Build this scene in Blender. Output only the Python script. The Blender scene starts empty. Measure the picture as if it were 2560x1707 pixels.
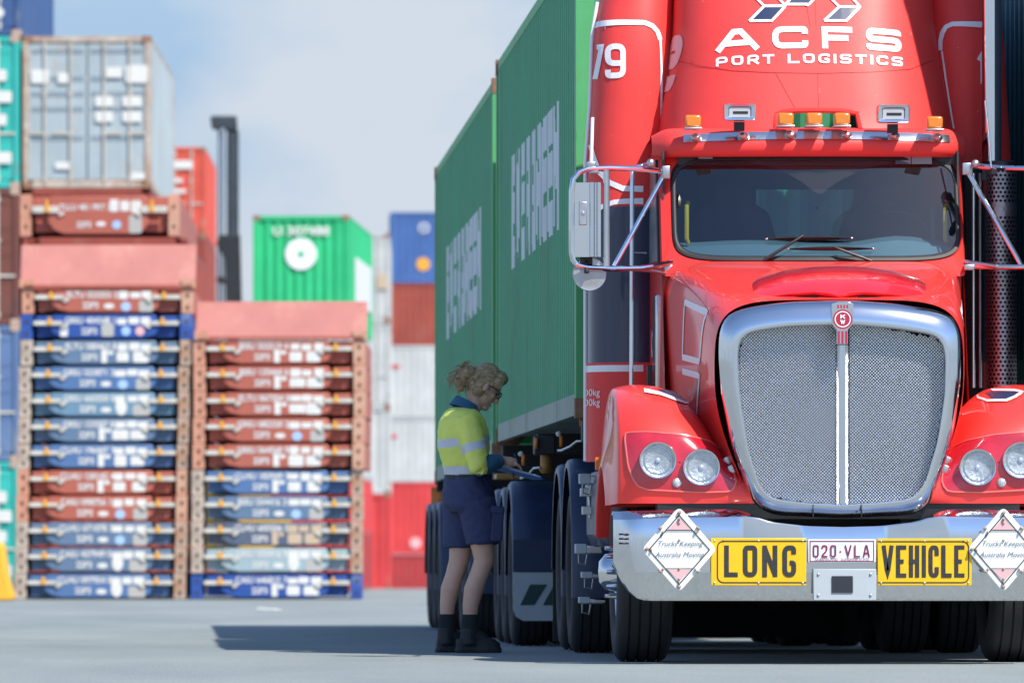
import bpy, bmesh, math, random
from mathutils import Vector, Matrix
from mathutils.bvhtree import BVHTree
random.seed(7)
R = math.radians
SC = bpy.context.scene
COL = SC.collection

# ------------------------------------------------------------------ camera, light, exposure
CAMH = 0.634
cam = bpy.data.cameras.new('camera')
cam.sensor_width = 36.0
cam.lens = 275.5
cam.shift_x = 0.3172
cam.shift_y = 0.2024
cam.clip_start = 0.5
cam.clip_end = 4000
cam.dof.use_dof = True
cam.dof.focus_distance = 43.6
cam.dof.aperture_fstop = 5.6
cam_o = bpy.data.objects.new('camera', cam)
COL.objects.link(cam_o)
cam_o.location = (0, 0, CAMH)
cam_o.rotation_euler = (R(90), 0, 0)
SC.camera = cam_o
SC.view_settings.view_transform = 'Standard'
SC.view_settings.look = 'None'
SC.view_settings.gamma = 1
SC.view_settings.exposure = 0.66
SC.cycles.use_denoising = True
SC.cycles.max_bounces = 8
SC.cycles.sample_clamp_indirect = 6

SUN = Vector((2.0, -2.5, 4.1)).normalized()
sun = bpy.data.lights.new('sun', 'SUN')
sun.energy = 4.0
sun.angle = R(0.5)
sun.color = (1.0, 0.955, 0.88)
sun_o = bpy.data.objects.new('sun', sun)
COL.objects.link(sun_o)
sun_o.location = (20, -20, 40)
sun_o.rotation_euler = (-SUN).to_track_quat('-Z', 'Y').to_euler()

wd = bpy.data.worlds.new('World')
SC.world = wd
wd.use_nodes = True
nt = wd.node_tree
nt.nodes.clear()
w_out = nt.nodes.new('ShaderNodeOutputWorld')
w_bg = nt.nodes.new('ShaderNodeBackground')
w_sky = nt.nodes.new('ShaderNodeTexSky')
w_sky.sky_type = 'NISHITA'
w_sky.sun_disc = False
w_sky.sun_elevation = math.asin(SUN.z)
w_sky.sun_rotation = math.atan2(SUN.x, SUN.y)
w_sky.altitude = 0
w_sky.air_density = 1.0
w_sky.dust_density = 0.4
w_sky.ozone_density = 2.0
w_tc = nt.nodes.new('ShaderNodeTexCoord')
w_map = nt.nodes.new('ShaderNodeMapping')
w_map.inputs['Scale'].default_value = (16, 16, 34)
w_map.inputs['Location'].default_value = (1.3, 0.2, 0.35)
w_no = nt.nodes.new('ShaderNodeTexNoise')
w_no.inputs['Scale'].default_value = 1.0
w_no.inputs['Detail'].default_value = 5
w_no.inputs['Roughness'].default_value = 0.5
w_rp = nt.nodes.new('ShaderNodeValToRGB')
w_rp.color_ramp.elements[0].position = 0.40
w_rp.color_ramp.elements[1].position = 0.58
w_mix = nt.nodes.new('ShaderNodeMixRGB')
w_mix.inputs['Color2'].default_value = (3.15, 3.5, 3.95, 1)
w_tint = nt.nodes.new('ShaderNodeMixRGB')
w_tint.blend_type = 'MULTIPLY'
w_tint.inputs['Fac'].default_value = 1
w_tint.inputs['Color2'].default_value = (0.86, 0.93, 1.04, 1)
L = nt.links.new
L(w_tc.outputs['Generated'], w_map.inputs['Vector'])
L(w_map.outputs['Vector'], w_no.inputs['Vector'])
L(w_no.outputs['Fac'], w_rp.inputs['Fac'])
w_sep = nt.nodes.new('ShaderNodeSeparateXYZ')
w_el = nt.nodes.new('ShaderNodeMapRange')
w_el.inputs['From Min'].default_value = 0.10
w_el.inputs['From Max'].default_value = 0.30
w_el.inputs['To Min'].default_value = 1.0
w_el.inputs['To Max'].default_value = 0.06
w_mul = nt.nodes.new('ShaderNodeMath')
w_mul.operation = 'MULTIPLY'
L(w_tc.outputs['Generated'], w_sep.inputs['Vector'])
L(w_sep.outputs['Z'], w_el.inputs['Value'])
L(w_rp.outputs['Color'], w_mul.inputs[0])
L(w_el.outputs['Result'], w_mul.inputs[1])
L(w_mul.outputs[0], w_mix.inputs['Fac'])
L(w_sky.outputs['Color'], w_tint.inputs['Color1'])
w_low = nt.nodes.new('ShaderNodeMapRange')
w_low.inputs['From Min'].default_value = 0.06
w_low.inputs['From Max'].default_value = 0.30
w_low.inputs['To Min'].default_value = 1.0
w_low.inputs['To Max'].default_value = 0.0
w_blue = nt.nodes.new('ShaderNodeMixRGB')
w_blue.inputs['Color2'].default_value = (1.95, 2.78, 3.80, 1)
L(w_sep.outputs['Z'], w_low.inputs['Value'])
L(w_low.outputs['Result'], w_blue.inputs['Fac'])
L(w_tint.outputs['Color'], w_blue.inputs['Color1'])
L(w_blue.outputs['Color'], w_mix.inputs['Color1'])
L(w_mix.outputs['Color'], w_bg.inputs['Color'])
w_bg.inputs['Strength'].default_value = 0.13
L(w_bg.outputs['Background'], w_out.inputs['Surface'])


# ------------------------------------------------------------------ helpers
F = 18000.0
def W(x, y, Y):
    """photo position at a stated real distance -> point in metres"""
    return Vector(((x - 430) * Y / F, Y, CAMH + (1260 - y) * Y / F))


def mat(name, col, rough=0.5, metal=0.0, coat=0.0, var=0.0, vscale=6.0, dirt=None, dirt_amt=0.0,
        dscale=1.5, bump=0.0, bscale=60.0, trans=0.0, spec=0.5, stretch=None, coat_rough=0.04):
    m = bpy.data.materials.new(name)
    m.use_nodes = True
    n = m.node_tree.nodes
    lk = m.node_tree.links.new
    b = n['Principled BSDF']
    b.inputs['Base Color'].default_value = (*col, 1)
    b.inputs['Roughness'].default_value = rough
    b.inputs['Metallic'].default_value = metal
    b.inputs['Coat Weight'].default_value = coat
    b.inputs['Coat Roughness'].default_value = coat_rough
    b.inputs['Specular IOR Level'].default_value = spec
    b.inputs['Transmission Weight'].default_value = trans
    if var or dirt or bump:
        tc = n.new('ShaderNodeTexCoord')
        src = tc.outputs['Object']
        if stretch:
            mp = n.new('ShaderNodeMapping')
            mp.inputs['Scale'].default_value = stretch
            lk(src, mp.inputs['Vector'])
            src = mp.outputs['Vector']
        cur = None
        if var:
            no = n.new('ShaderNodeTexNoise')
            no.inputs['Scale'].default_value = vscale
            no.inputs['Detail'].default_value = 6
            no.inputs['Roughness'].default_value = 0.65
            lk(src, no.inputs['Vector'])
            rp = n.new('ShaderNodeValToRGB')
            rp.color_ramp.elements[0].position = 0.3
            rp.color_ramp.elements[1].position = 0.7
            lo = [max(0, c * (1 - var)) for c in col]
            hi = [min(1, c * (1 + var)) for c in col]
            rp.color_ramp.elements[0].color = (*lo, 1)
            rp.color_ramp.elements[1].color = (*hi, 1)
            lk(no.outputs['Fac'], rp.inputs['Fac'])
            cur = rp.outputs['Color']
            mr = n.new('ShaderNodeMapRange')
            mr.inputs['To Min'].default_value = max(0.02, rough * 0.75)
            mr.inputs['To Max'].default_value = min(1, rough * 1.3)
            lk(no.outputs['Fac'], mr.inputs['Value'])
            lk(mr.outputs['Result'], b.inputs['Roughness'])
        if dirt:
            nd = n.new('ShaderNodeTexNoise')
            nd.inputs['Scale'].default_value = dscale
            nd.inputs['Detail'].default_value = 9
            nd.inputs['Roughness'].default_value = 0.72
            lk(src, nd.inputs['Vector'])
            rd = n.new('ShaderNodeValToRGB')
            rd.color_ramp.elements[0].position = 0.62 - 0.3 * dirt_amt
            rd.color_ramp.elements[1].position = 0.70
            rd.color_ramp.elements[0].color = (0, 0, 0, 1)
            lk(nd.outputs['Fac'], rd.inputs['Fac'])
            mx = n.new('ShaderNodeMixRGB')
            mx.inputs['Color1'].default_value = (*col, 1)
            mx.inputs['Color2'].default_value = (*dirt, 1)
            lk(rd.outputs['Color'], mx.inputs['Fac'])
            if cur:
                lk(cur, mx.inputs['Color1'])
            cur = mx.outputs['Color']
        if cur:
            lk(cur, b.inputs['Base Color'])
        if bump:
            nb = n.new('ShaderNodeTexNoise')
            nb.inputs['Scale'].default_value = bscale
            nb.inputs['Detail'].default_value = 4
            lk(src, nb.inputs['Vector'])
            bp = n.new('ShaderNodeBump')
            bp.inputs['Strength'].default_value = bump
            bp.inputs['Distance'].default_value = 0.02
            lk(nb.outputs['Fac'], bp.inputs['Height'])
            lk(bp.outputs['Normal'], b.inputs['Normal'])
    return m


def glass_mat(name, tint, gloss=1.0, rough=0.02):
    m = bpy.data.materials.new(name)
    m.use_nodes = True
    n = m.node_tree.nodes
    lk = m.node_tree.links.new
    n.clear()
    o = n.new('ShaderNodeOutputMaterial')
    t = n.new('ShaderNodeBsdfTransparent')
    t.inputs['Color'].default_value = (*tint, 1)
    g = n.new('ShaderNodeBsdfGlossy')
    g.inputs['Roughness'].default_value = rough
    lw = n.new('ShaderNodeLayerWeight')
    lw.inputs['Blend'].default_value = 0.5
    pw = n.new('ShaderNodeMath'); pw.operation = 'POWER'; pw.inputs[1].default_value = 4
    lk(lw.outputs['Facing'], pw.inputs[0])
    fr = n.new('ShaderNodeMath'); fr.operation = 'MULTIPLY_ADD'; fr.inputs[1].default_value = 0.9; fr.inputs[2].default_value = 0.045
    lk(pw.outputs[0], fr.inputs[0])
    mul = n.new('ShaderNodeMath')
    mul.operation = 'MULTIPLY'
    mul.inputs[1].default_value = gloss
    lk(fr.outputs[0], mul.inputs[0])
    mx = n.new('ShaderNodeMixShader')
    lk(mul.outputs[0], mx.inputs['Fac'])
    lk(t.outputs['BSDF'], mx.inputs[1])
    lk(g.outputs['BSDF'], mx.inputs[2])
    lk(mx.outputs['Shader'], o.inputs['Surface'])
    return m


RUST = (0.13, 0.055, 0.03)
M = {
    'red': mat('red_paint', (0.80, 0.045, 0.036), 0.42, coat=0.55, var=0.06, vscale=3, spec=0.25, dirt=(0.70, 0.14, 0.11), dirt_amt=-0.13, dscale=16),
    'red_matt': mat('weathered_red_paint', (0.76, 0.050, 0.044), 0.62, coat=0.25, coat_rough=0.38, var=0.06, vscale=3, spec=0.3, dirt=(0.75, 0.22, 0.18), dirt_amt=-0.14, dscale=14),
    'red_plain': mat('red_plastic', (0.66, 0.02, 0.018), 0.4, coat=0.4),
    'red_gloss': mat('red_tinted_plastic', (0.68, 0.022, 0.035), 0.2, coat=0.8, spec=0.3),
    'pod_red_shaded': mat('lamp_housing_red_shaded', (0.46, 0.014, 0.028), 0.12, coat=1.0, var=0.2, vscale=7),  # red darkened with painted shade so the flush pod looks recessed
    'pod_rim': mat('pod_rim', (0.72, 0.13, 0.12), 0.2, coat=1),
    'navy': mat('navy_paint', (0.012, 0.022, 0.065), 0.3, coat=0.6),
    'navy_guard': mat('navy_mudguard', (0.018, 0.034, 0.085), 0.38, var=0.25, vscale=4, dirt=(0.1, 0.1, 0.1), dirt_amt=0.1),
    'white': mat('white_paint', (0.8, 0.8, 0.8), 0.4),
    'decal': mat('white_vinyl', (0.82, 0.82, 0.84), 0.35),
    'decal_navy': mat('navy_vinyl', (0.02, 0.035, 0.09), 0.3),
    'chrome': mat('chrome', (0.68, 0.69, 0.71), 0.09, metal=1, var=0.03, vscale=2),
    'chrome_sat': mat('polished_steel', (0.68, 0.68, 0.69), 0.22, metal=1, var=0.08, vscale=5),
    'mesh': mat('grille_chrome', (0.95, 0.96, 0.97), 0.24, metal=1),
    'alu': mat('aluminium', (0.55, 0.56, 0.57), 0.38, metal=1, var=0.1, vscale=8),
    'plate_grey': mat('grey_plate', (0.42, 0.46, 0.48), 0.45, var=0.05),
    'black': mat('black_plastic', (0.012, 0.012, 0.014), 0.45),
    'rubber': mat('black_rubber', (0.014, 0.015, 0.016), 0.55),
    'void': mat('dark_recess', (0.006, 0.006, 0.007), 0.9),
    'tyre': mat('tyre_rubber', (0.022, 0.024, 0.026), 0.72, var=0.25, vscale=9, bump=0.15, bscale=80),
    'guard_steel': mat('dark_perforated_steel', (0.34, 0.34, 0.36), 0.38, metal=1, var=0.15, vscale=8),
    'slot_brown': mat('dark_brown_slot', (0.05, 0.032, 0.024), 0.9),
    'chassis': mat('dark_chassis', (0.014, 0.015, 0.018), 0.6, var=0.3, vscale=6),
    'amber': mat('amber_lens', (0.85, 0.27, 0.015), 0.18, coat=1, trans=0.25),
    'amber_dark': mat('amber_reflector', (0.75, 0.2, 0.02), 0.3),
    'lens': glass_mat('clear_lens', (0.94, 0.96, 0.97), 1.2),
    'reflector': mat('lamp_reflector', (0.56, 0.58, 0.60), 0.30, metal=0.55, var=0.25, vscale=22, bump=0.35, bscale=60),
    'bulb': mat('bulb_cap', (0.55, 0.60, 0.75), 0.15, metal=0.3),
    'wind': glass_mat('windscreen_glass', (0.48, 0.68, 0.78), 2.2),
    'sheen_glass': mat('side_glass_painted_sheen', (0.42, 0.43, 0.44), 0.3, metal=0.25, coat=0.4, var=0.35, vscale=2.2, stretch=(1, 1, 3)),  # pale grey stands in for reflections on the door glass
    'yellow': mat('yellow_sign', (0.83, 0.48, 0.005), 0.4, var=0.04, vscale=15),
    'sign_black': mat('sign_black', (0.03, 0.03, 0.03), 0.5, var=0.2, vscale=40),
    'maroon': mat('maroon_paint', (0.20, 0.015, 0.07), 0.4),
    'placard_ink': mat('grey_ink', (0.13, 0.14, 0.15), 0.6),
    'pink': mat('faded_pink', (0.75, 0.42, 0.42), 0.5),
    'placard': mat('placard_white', (0.78, 0.80, 0.80), 0.35, var=0.03),
    'emblem_red': mat('emblem_red', (0.42, 0.01, 0.04), 0.2, coat=1),
    'seat': mat('dark_seat', (0.02, 0.025, 0.035), 0.8),
    'dash': mat('grey_dash', (0.17, 0.20, 0.20), 0.6),
    'cabin': mat('cab_lining', (0.05, 0.055, 0.06), 0.9),
    'handle_y': mat('yellow_handle', (0.8, 0.45, 0.01), 0.5),
    'gold': mat('bronze_steel', (0.36, 0.17, 0.03), 0.4, var=0.3, vscale=12),
    'rustm': mat('rusty_steel', (0.24, 0.12, 0.07), 0.8, var=0.5, vscale=5),
    'greyrust': mat('worn_grey_steel', (0.46, 0.38, 0.31), 0.75, var=0.3, vscale=4, dirt=(0.36, 0.18, 0.10), dirt_amt=0.5),
    'orange_post': mat('faded_orange_steel', (0.54, 0.25, 0.16), 0.7, var=0.3, vscale=3, dirt=(0.5, 0.32, 0.22), dirt_amt=0.4),
    'bar': mat('galvanised_bar', (0.55, 0.53, 0.46), 0.5, var=0.15, vscale=6),
    'label_w': mat('white_label', (0.66, 0.65, 0.61), 0.6, var=0.08, vscale=12),
    'label_g': mat('grey_plate_old', (0.42, 0.41, 0.38), 0.5),
    'label_b': mat('pale_blue_sticker', (0.35, 0.52, 0.78), 0.5),
    'label_t': mat('tan_label', (0.52, 0.40, 0.28), 0.6),
    'orange': mat('orange_latch', (0.75, 0.35, 0.03), 0.5),
}

def cmat(name, col, dirt_amt=0.25, dirt=RUST, rough=0.55, var=0.14):
    return mat(name, col, rough, var=var, vscale=1.1, dirt=dirt, dirt_amt=dirt_amt, dscale=1.4, stretch=(1, 1, 0.55))


def tag(o, label=None, cat=None, group=None, kind=None):
    if label: o['label'] = label
    if cat: o['category'] = cat
    if group: o['group'] = group
    if kind: o['kind'] = kind
    return o


def empty(name, loc, rz=0.0, label=None, cat=None, group=None, rx=0.0):
    o = bpy.data.objects.new(name, None)
    o.empty_display_size = 0.2
    COL.objects.link(o)
    o.location = loc
    o.rotation_euler = (rx, 0, rz)
    return tag(o, label, cat, group)


def kids(o):
    return [c for c in o.children]


def copy_tree(o, parent=None):
    c = o.copy()
    COL.objects.link(c)
    if parent is not None:
        c.parent = parent
    for ch in kids(o):
        copy_tree(ch, c)
    return c


class MB:
    """collects shapes and links them as ONE mesh object"""
    def __init__(self):
        self.v, self.f, self.m = [], [], []

    def add(self, vs, fs, mi=0):
        o = len(self.v)
        self.v += [Vector(p) for p in vs]
        for f in fs:
            self.f.append([i + o for i in f])
            self.m.append(mi)
        return self

    def box(self, c, s, rot=None, mi=0):
        c = Vector(c)
        hx, hy, hz = s[0] / 2, s[1] / 2, s[2] / 2
        vs = [Vector((x, y, z)) for x in (-hx, hx) for y in (-hy, hy) for z in (-hz, hz)]
        if rot:
            vs = [rot @ p for p in vs]
        return self.add([p + c for p in vs], [(0, 1, 3, 2), (4, 6, 7, 5), (0, 4, 5, 1), (2, 3, 7, 6), (0, 2, 6, 4), (1, 5, 7, 3)], mi)

    def b2(self, a, b, mi=0):
        a, b = Vector(a), Vector(b)
        return self.box((a + b) / 2, [abs(b[i] - a[i]) for i in range(3)], None, mi)

    def grid(self, rows, close=False, mi=0, caps=False):
        n = len(rows[0])
        vs = [p for r in rows for p in r]
        fs = []
        for i in range(len(rows) - 1):
            for j in range(n if close else n - 1):
                k = (j + 1) % n
                fs.append((i * n + j, i * n + k, (i + 1) * n + k, (i + 1) * n + j))
        if caps:
            fs.append(tuple(range(n - 1, -1, -1)))
            fs.append(tuple((len(rows) - 1) * n + j for j in range(n)))
        return self.add(vs, fs, mi)

    def tube(self, pts, r, seg=10, mi=0, caps=True):
        pts = [Vector(p) for p in pts]
        rows = []
        up = None
        for i, p in enumerate(pts):
            if i == 0: d = pts[1] - p
            elif i == len(pts) - 1: d = p - pts[i - 1]
            else: d = (pts[i + 1] - p).normalized() + (p - pts[i - 1]).normalized()
            d.normalize()
            if up is None:
                up = Vector((0, 0, 1)) if abs(d.z) < 0.9 else Vector((0, 1, 0))
            a = d.cross(up).normalized()
            b = a.cross(d).normalized()
            up = b
            rr = r[i] if isinstance(r, (list, tuple)) else r
            rows.append([p + a * rr * math.cos(t) + b * rr * math.sin(t) for t in [2 * math.pi * k / seg for k in range(seg)]])
        return self.grid(rows, True, mi, caps)

    def lathe(self, prof, c, axis='X', seg=32, mi=0, caps=False):
        """prof: (along axis, radius)"""
        c = Vector(c)
        rows = []
        for a, r in prof:
            row = []
            for k in range(seg):
                t = 2 * math.pi * k / seg
                if axis == 'X': q = (a, r * math.cos(t), r * math.sin(t))
                elif axis == 'Y': q = (r * math.cos(t), a, r * math.sin(t))
                else: q = (r * math.cos(t), r * math.sin(t), a)
                row.append(c + Vector(q))
            rows.append(row)
        return self.grid(rows, True, mi, caps)

    def prism(self, outline, y0, y1, mi=0):
        """outline: (x,z) list extruded along y"""
        n = len(outline)
        vs = [Vector((x, y0, z)) for x, z in outline] + [Vector((x, y1, z)) for x, z in outline]
        fs = [tuple(range(n)), tuple(range(2 * n - 1, n - 1, -1))]
        for i in range(n):
            k = (i + 1) % n
            fs.append((k, i, n + i, n + k))
        return self.add(vs, fs, mi)

    def ball(self, c, r, seg=14, mi=0):
        if not isinstance(r, (tuple, list)): r = (r, r, r)
        rows = []
        for i in range(seg // 2 + 1):
            t = math.pi * i / (seg // 2)
            t = min(max(t, 0.02), math.pi - 0.02)
            rows.append([Vector(c) + Vector((r[0] * math.sin(t) * math.cos(a), r[1] * math.sin(t) * math.sin(a), r[2] * math.cos(t)))
                         for a in [2 * math.pi * k / seg for k in range(seg)]])
        return self.grid(rows, True, mi, True)

    def build(self, name, m, parent=None, origin=None, smooth=35, bevel=0.0, sub=0, fixn=True):
        me = bpy.data.meshes.new(name)
        o0 = Vector(origin) if origin is not None else Vector((0, 0, 0))
        me.from_pydata([p - o0 for p in self.v], [], self.f)
        ms = m if isinstance(m, (list, tuple)) else [m]
        for x in ms: me.materials.append(x)
        if len(ms) > 1:
            me.polygons.foreach_set('material_index', self.m)
        if fixn:
            bm = bmesh.new()
            bm.from_mesh(me)
            bmesh.ops.recalc_face_normals(bm, faces=bm.faces)
            bm.to_mesh(me)
            bm.free()
        if smooth:
            me.polygons.foreach_set('use_smooth', [True] * len(me.polygons))
            me.set_sharp_from_angle(angle=R(smooth))
        me.update()
        ob = bpy.data.objects.new(name, me)
        COL.objects.link(ob)
        if parent is not None: ob.parent = parent
        elif origin is not None: ob.location = o0
        if bevel:
            md = ob.modifiers.new('bevel', 'BEVEL')
            md.width = bevel
            md.segments = 2
            md.limit_method = 'ANGLE'
            md.angle_limit = R(40)
        if sub:
            md = ob.modifiers.new('sub', 'SUBSURF')
            md.levels = md.render_levels = sub
        return ob


def bake(ob):
    dg = bpy.context.evaluated_depsgraph_get()
    dg.update()
    me = bpy.data.meshes.new_from_object(ob.evaluated_get(dg))
    ob.modifiers.clear()
    ob.data = me
    me.polygons.foreach_set('use_smooth', [True] * len(me.polygons))
    return ob


def bvh_of(ob, off=Vector((0, 0, 0))):
    me = ob.data
    return BVHTree.FromPolygons([v.co + off for v in me.vertices], [list(p.vertices) for p in me.polygons])


# ---- stroke lettering
GL = {
    'A': ([[(0, 0), (.40, 1), (.60, 1), (1, 0)], [(.17, .30), (.83, .30)]], 0),
    'B': ([[(0, 0), (0, 1), (1, 1), (1, .5), (0, .5)], [(.5, .5), (1, .5), (1, 0), (0, 0)]], 1),
    'C': ([[(1, .70), (1, 1), (0, 1), (0, 0), (1, 0), (1, .30)]], 1),
    'E': ([[(1, 1), (0, 1), (0, 0), (1, 0)], [(0, .5), (.9, .5)]], 0),
    'F': ([[(0, 0), (0, 1), (1, 1)], [(0, .48), (.95, .48)]], 0),
    'G': ([[(1, .76), (1, 1), (0, 1), (0, 0), (1, 0), (1, .44), (.55, .44)]], 1),
    'H': ([[(0, 0), (0, 1)], [(1, 0), (1, 1)], [(0, .5), (1, .5)]], 0),
    'I': ([[(.5, 0), (.5, 1)]], 0),
    'K': ([[(0, 0), (0, 1)], [(1, 1), (.08, .45)], [(.35, .6), (1, 0)]], 0),
    'L': ([[(0, 1), (0, 0), (1, 0)]], 0),
    'N': ([[(0, 0), (0, 1)], [(1, 0), (1, 1)], [(.03, .97), (.97, .03)]], 0),
    'O': ([[(.5, 1), (0, 1), (0, 0), (1, 0), (1, 1), (.5, 1)]], 1),
    'P': ([[(0, 0), (0, 1), (1, 1), (1, .40), (0, .40)]], 1),
    'R': ([[(0, 0), (0, 1), (1, 1), (1, .42), (0, .42)], [(.5, .42), (1, 0)]], 1),
    'S': ([[(1, .80), (1, 1), (0, 1), (0, .5), (1, .5), (1, 0), (0, 0), (0, .20)]], 1),
    'T': ([[(0, 1), (1, 1)], [(.5, 1), (.5, 0)]], 0),
    'U': ([[(0, 1), (0, 0), (1, 0), (1, 1)]], 1),
    'V': ([[(0, 1), (.5, 0), (1, 1)]], 0),
    'W': ([[(0, 1), (.25, 0), (.5, .85), (.75, 0), (1, 1)]], 0),
    'X': ([[(0, 0), (1, 1)], [(0, 1), (1, 0)]], 0),
    '0': ([[(.5, 1), (0, 1), (0, 0), (1, 0), (1, 1), (.5, 1)]], 1),
    '1': ([[(.05, .72), (.5, 1), (.5, 0)]], 0),
    '2': ([[(0, .72), (0, 1), (1, 1), (1, .55), (0, .12), (0, 0), (1, 0)]], 1),
    '3': ([[(0, .8), (0, 1), (1, 1), (1, .5), (.3, .5)], [(.3, .5), (1, .5), (1, 0), (0, 0), (0, .2)]], 1),
    '4': ([[(.8, 0), (.8, 1), (0, .3), (1, .3)]], 0),
    '5': ([[(1, 1), (0, 1), (0, .55), (1, .55), (1, 0), (0, 0), (0, .15)]], 1),
    '6': ([[(1, .8), (1, 1), (0, 1), (0, 0), (1, 0), (1, .5), (0, .5)]], 1),
    '7': ([[(0, 1), (1, 1), (.35, 0)]], 0),
    '8': ([[(.5, 1), (0, 1), (0, 0), (1, 0), (1, 1), (.5, 1)], [(0, .5), (1, .5)]], 1),
    '9': ([[(1, .42), (0, .42), (0, 1), (1, 1), (1, 0), (0, 0), (0, .2)]], 1),
    '-': ([[(.2, .5), (.8, .5)]], 0),
    '.': ([[(.42, .45), (.58, .45)]], 0),
    'e': ([[(0, .55), (1, .55), (1, 1), (0, 1), (0, 0), (1, 0), (1, .2)]], 1),
}


class Path(list):
    ends = (1, 1)


def round_path(p, r):
    out = [p[0]]
    for i in range(1, len(p) - 1):
        a, b, c = Vector(p[i - 1]), Vector(p[i]), Vector(p[i + 1])
        u, v = a - b, c - b
        k = min(r, u.length * 0.49, v.length * 0.49)
        if k < 1e-4:
            out.append(b)
            continue
        s, e = b + u.normalized() * k, b + v.normalized() * k
        for t in (0, .2, .4, .6, .8, 1):
            out.append(s * (1 - t) ** 2 + b * 2 * t * (1 - t) + e * t * t)
    out.append(p[-1])
    return [Vector(q) for q in out]


def text_paths(s, w, h, t, gap, space=None, widths=None):
    """list of 2-D stroke paths; letters of width w, height h, half stroke t"""
    res = []
    x = 0.0
    for ch in s:
        if ch == ' ':
            x += (space or w)
            continue
        lw = w * (widths or {}).get(ch, 1.0)
        if ch == 'I': lw = min(lw, 2 * t)
        if ch in '.': lw = w * 0.5
        paths, rd = GL[ch]
        for p in paths:
            q = [Vector((x + t + (lw - 2 * t) * a, t + (h - 2 * t) * b)) for a, b in p]
            if rd: q = round_path(q, min(w, h) * 0.32)
            q = Path(q)
            def ext(a, b):
                dx, dy = abs(a[0] - b[0]), abs(a[1] - b[1])
                if dy >= dx: return 1 if a[1] in (0, 1) else 0
                return 1 if a[0] in (0, 1) else 0
            q.ends = (ext(p[0], p[1]), ext(p[-1], p[-2])) if ch != '.' else (1, 1)
            res.append(q)
        x += lw + gap
    return res, x - gap


def scaled(paths, kx, ky=None):
    out = []
    for p in paths:
        q = Path([Vector((v.x * kx, v.y * (ky or kx))) for v in p])
        q.ends = getattr(p, 'ends', (1, 1))
        out.append(q)
    return out


def split_loose(ob):
    """one object per loose piece, same name, parent and material"""
    me = ob.data
    bm = bmesh.new(); bm.from_mesh(me)
    seen, groups = set(), []
    for f in bm.faces:
        if f.index in seen: continue
        st, g = [f], []
        seen.add(f.index)
        while st:
            c = st.pop(); g.append(c.index)
            for e in c.edges:
                for o in e.link_faces:
                    if o.index not in seen: seen.add(o.index); st.append(o)
        groups.append(g)
    if len(groups) < 2:
        bm.free(); return [ob]
    out = []
    for gi, g in enumerate(groups):
        vid, vs, fs = {}, [], []
        for i in g:
            r = []
            for v in me.polygons[i].vertices:
                if v not in vid: vid[v] = len(vs); vs.append(me.vertices[v].co.copy())
                r.append(vid[v])
            fs.append(r)
        m2 = bpy.data.meshes.new(ob.name)
        m2.from_pydata(vs, [], fs)
        for x in me.materials: m2.materials.append(x)
        m2.polygons.foreach_set('use_smooth', [me.polygons[i].use_smooth for i in g])
        m2.update()
        out.append((m2))
    bm.free()
    res = []
    for k, m2 in enumerate(out):
        if k == 0:
            ob.data = m2; res.append(ob)
        else:
            c = ob.copy(); c.data = m2; COL.objects.link(c); res.append(c)
    return res


def ribbon_mesh(mb, paths, t, place, step=0.03, mi=0):
    """place(u,v,layer) -> 3-D point"""
    for li, p in enumerate(paths):
        pts = [p[0]]
        for a, b in zip(p, p[1:]):
            n = max(1, int((b - a).length / step))
            pts += [a + (b - a) * (k / n) for k in range(1, n + 1)]
        # extend flat ends a little
        d0 = (pts[1] - pts[0]).normalized()
        d1 = (pts[-1] - pts[-2]).normalized()
        closed = (pts[0] - pts[-1]).length < 1e-5
        if not closed:
            e0, e1 = getattr(p, 'ends', (1, 1))
            pts[0] = pts[0] - d0 * t * 0.98 * e0
            pts[-1] = pts[-1] + d1 * t * 0.98 * e1
        rows = []
        for i, q in enumerate(pts):
            if closed and i in (0, len(pts) - 1):
                a = (pts[1] - pts[0]).normalized(); b = (pts[-1] - pts[-2]).normalized()
            else:
                a = (q - pts[i - 1]).normalized() if i else (pts[1] - q).normalized()
                b = (pts[i + 1] - q).normalized() if i < len(pts) - 1 else a
            n1, n2 = Vector((-a.y, a.x)), Vector((-b.y, b.x))
            nn = (n1 + n2)
            if nn.length < 1e-3: nn = n1
            nn.normalize()
            k = t / max(0.45, nn.dot(n1))
            rows.append([q + nn * k, q, q - nn * k])
        mb.grid([[place(c.x, c.y, li % 3) for c in r] for r in rows], mi=mi)


def font_mesh(s, size, bold=0.0, shear=0.0, sx=1.0, align='CENTER'):
    cu = bpy.data.curves.new('txt', 'FONT')
    cu.body = s
    cu.size = size
    cu.offset = bold
    cu.shear = shear
    cu.align_x = align
    cu.resolution_u = 3
    ob = bpy.data.objects.new('txt', cu)
    COL.objects.link(ob)
    dg = bpy.context.evaluated_depsgraph_get()
    me = bpy.data.meshes.new_from_object(ob.evaluated_get(dg))
    vs = [(v.co.x * sx, v.co.y) for v in me.vertices]
    fs = [list(p.vertices) for p in me.polygons]
    bpy.data.objects.remove(ob)
    bpy.data.curves.remove(cu)
    bpy.data.meshes.remove(me)
    return vs, fs


def add_font(mb, s, size, place, **k):
    vs, fs = font_mesh(s, size, **k)
    mb.add([place(x, y) for x, y in vs], fs)


# ------------------------------------------------------------------ ground
GP = [(-400, 0), (40, 0), (48.5, 0), (56, -0.055), (64, -0.082), (72, -0.09), (90, -0.085), (111, -0.08), (120, -0.1), (149, -0.3),
      (200, -0.45), (230, -0.55), (300, -0.98), (315, -1.03), (400, -1.1), (3000, -1.1)]
def gz(y):
    for (a, za), (b, zb) in zip(GP, GP[1:]):
        if a <= y <= b:
            t = (y - a) / (b - a)
            t = t * t * (3 - 2 * t)
            return za + (zb - za) * t
    return 0.0

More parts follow.
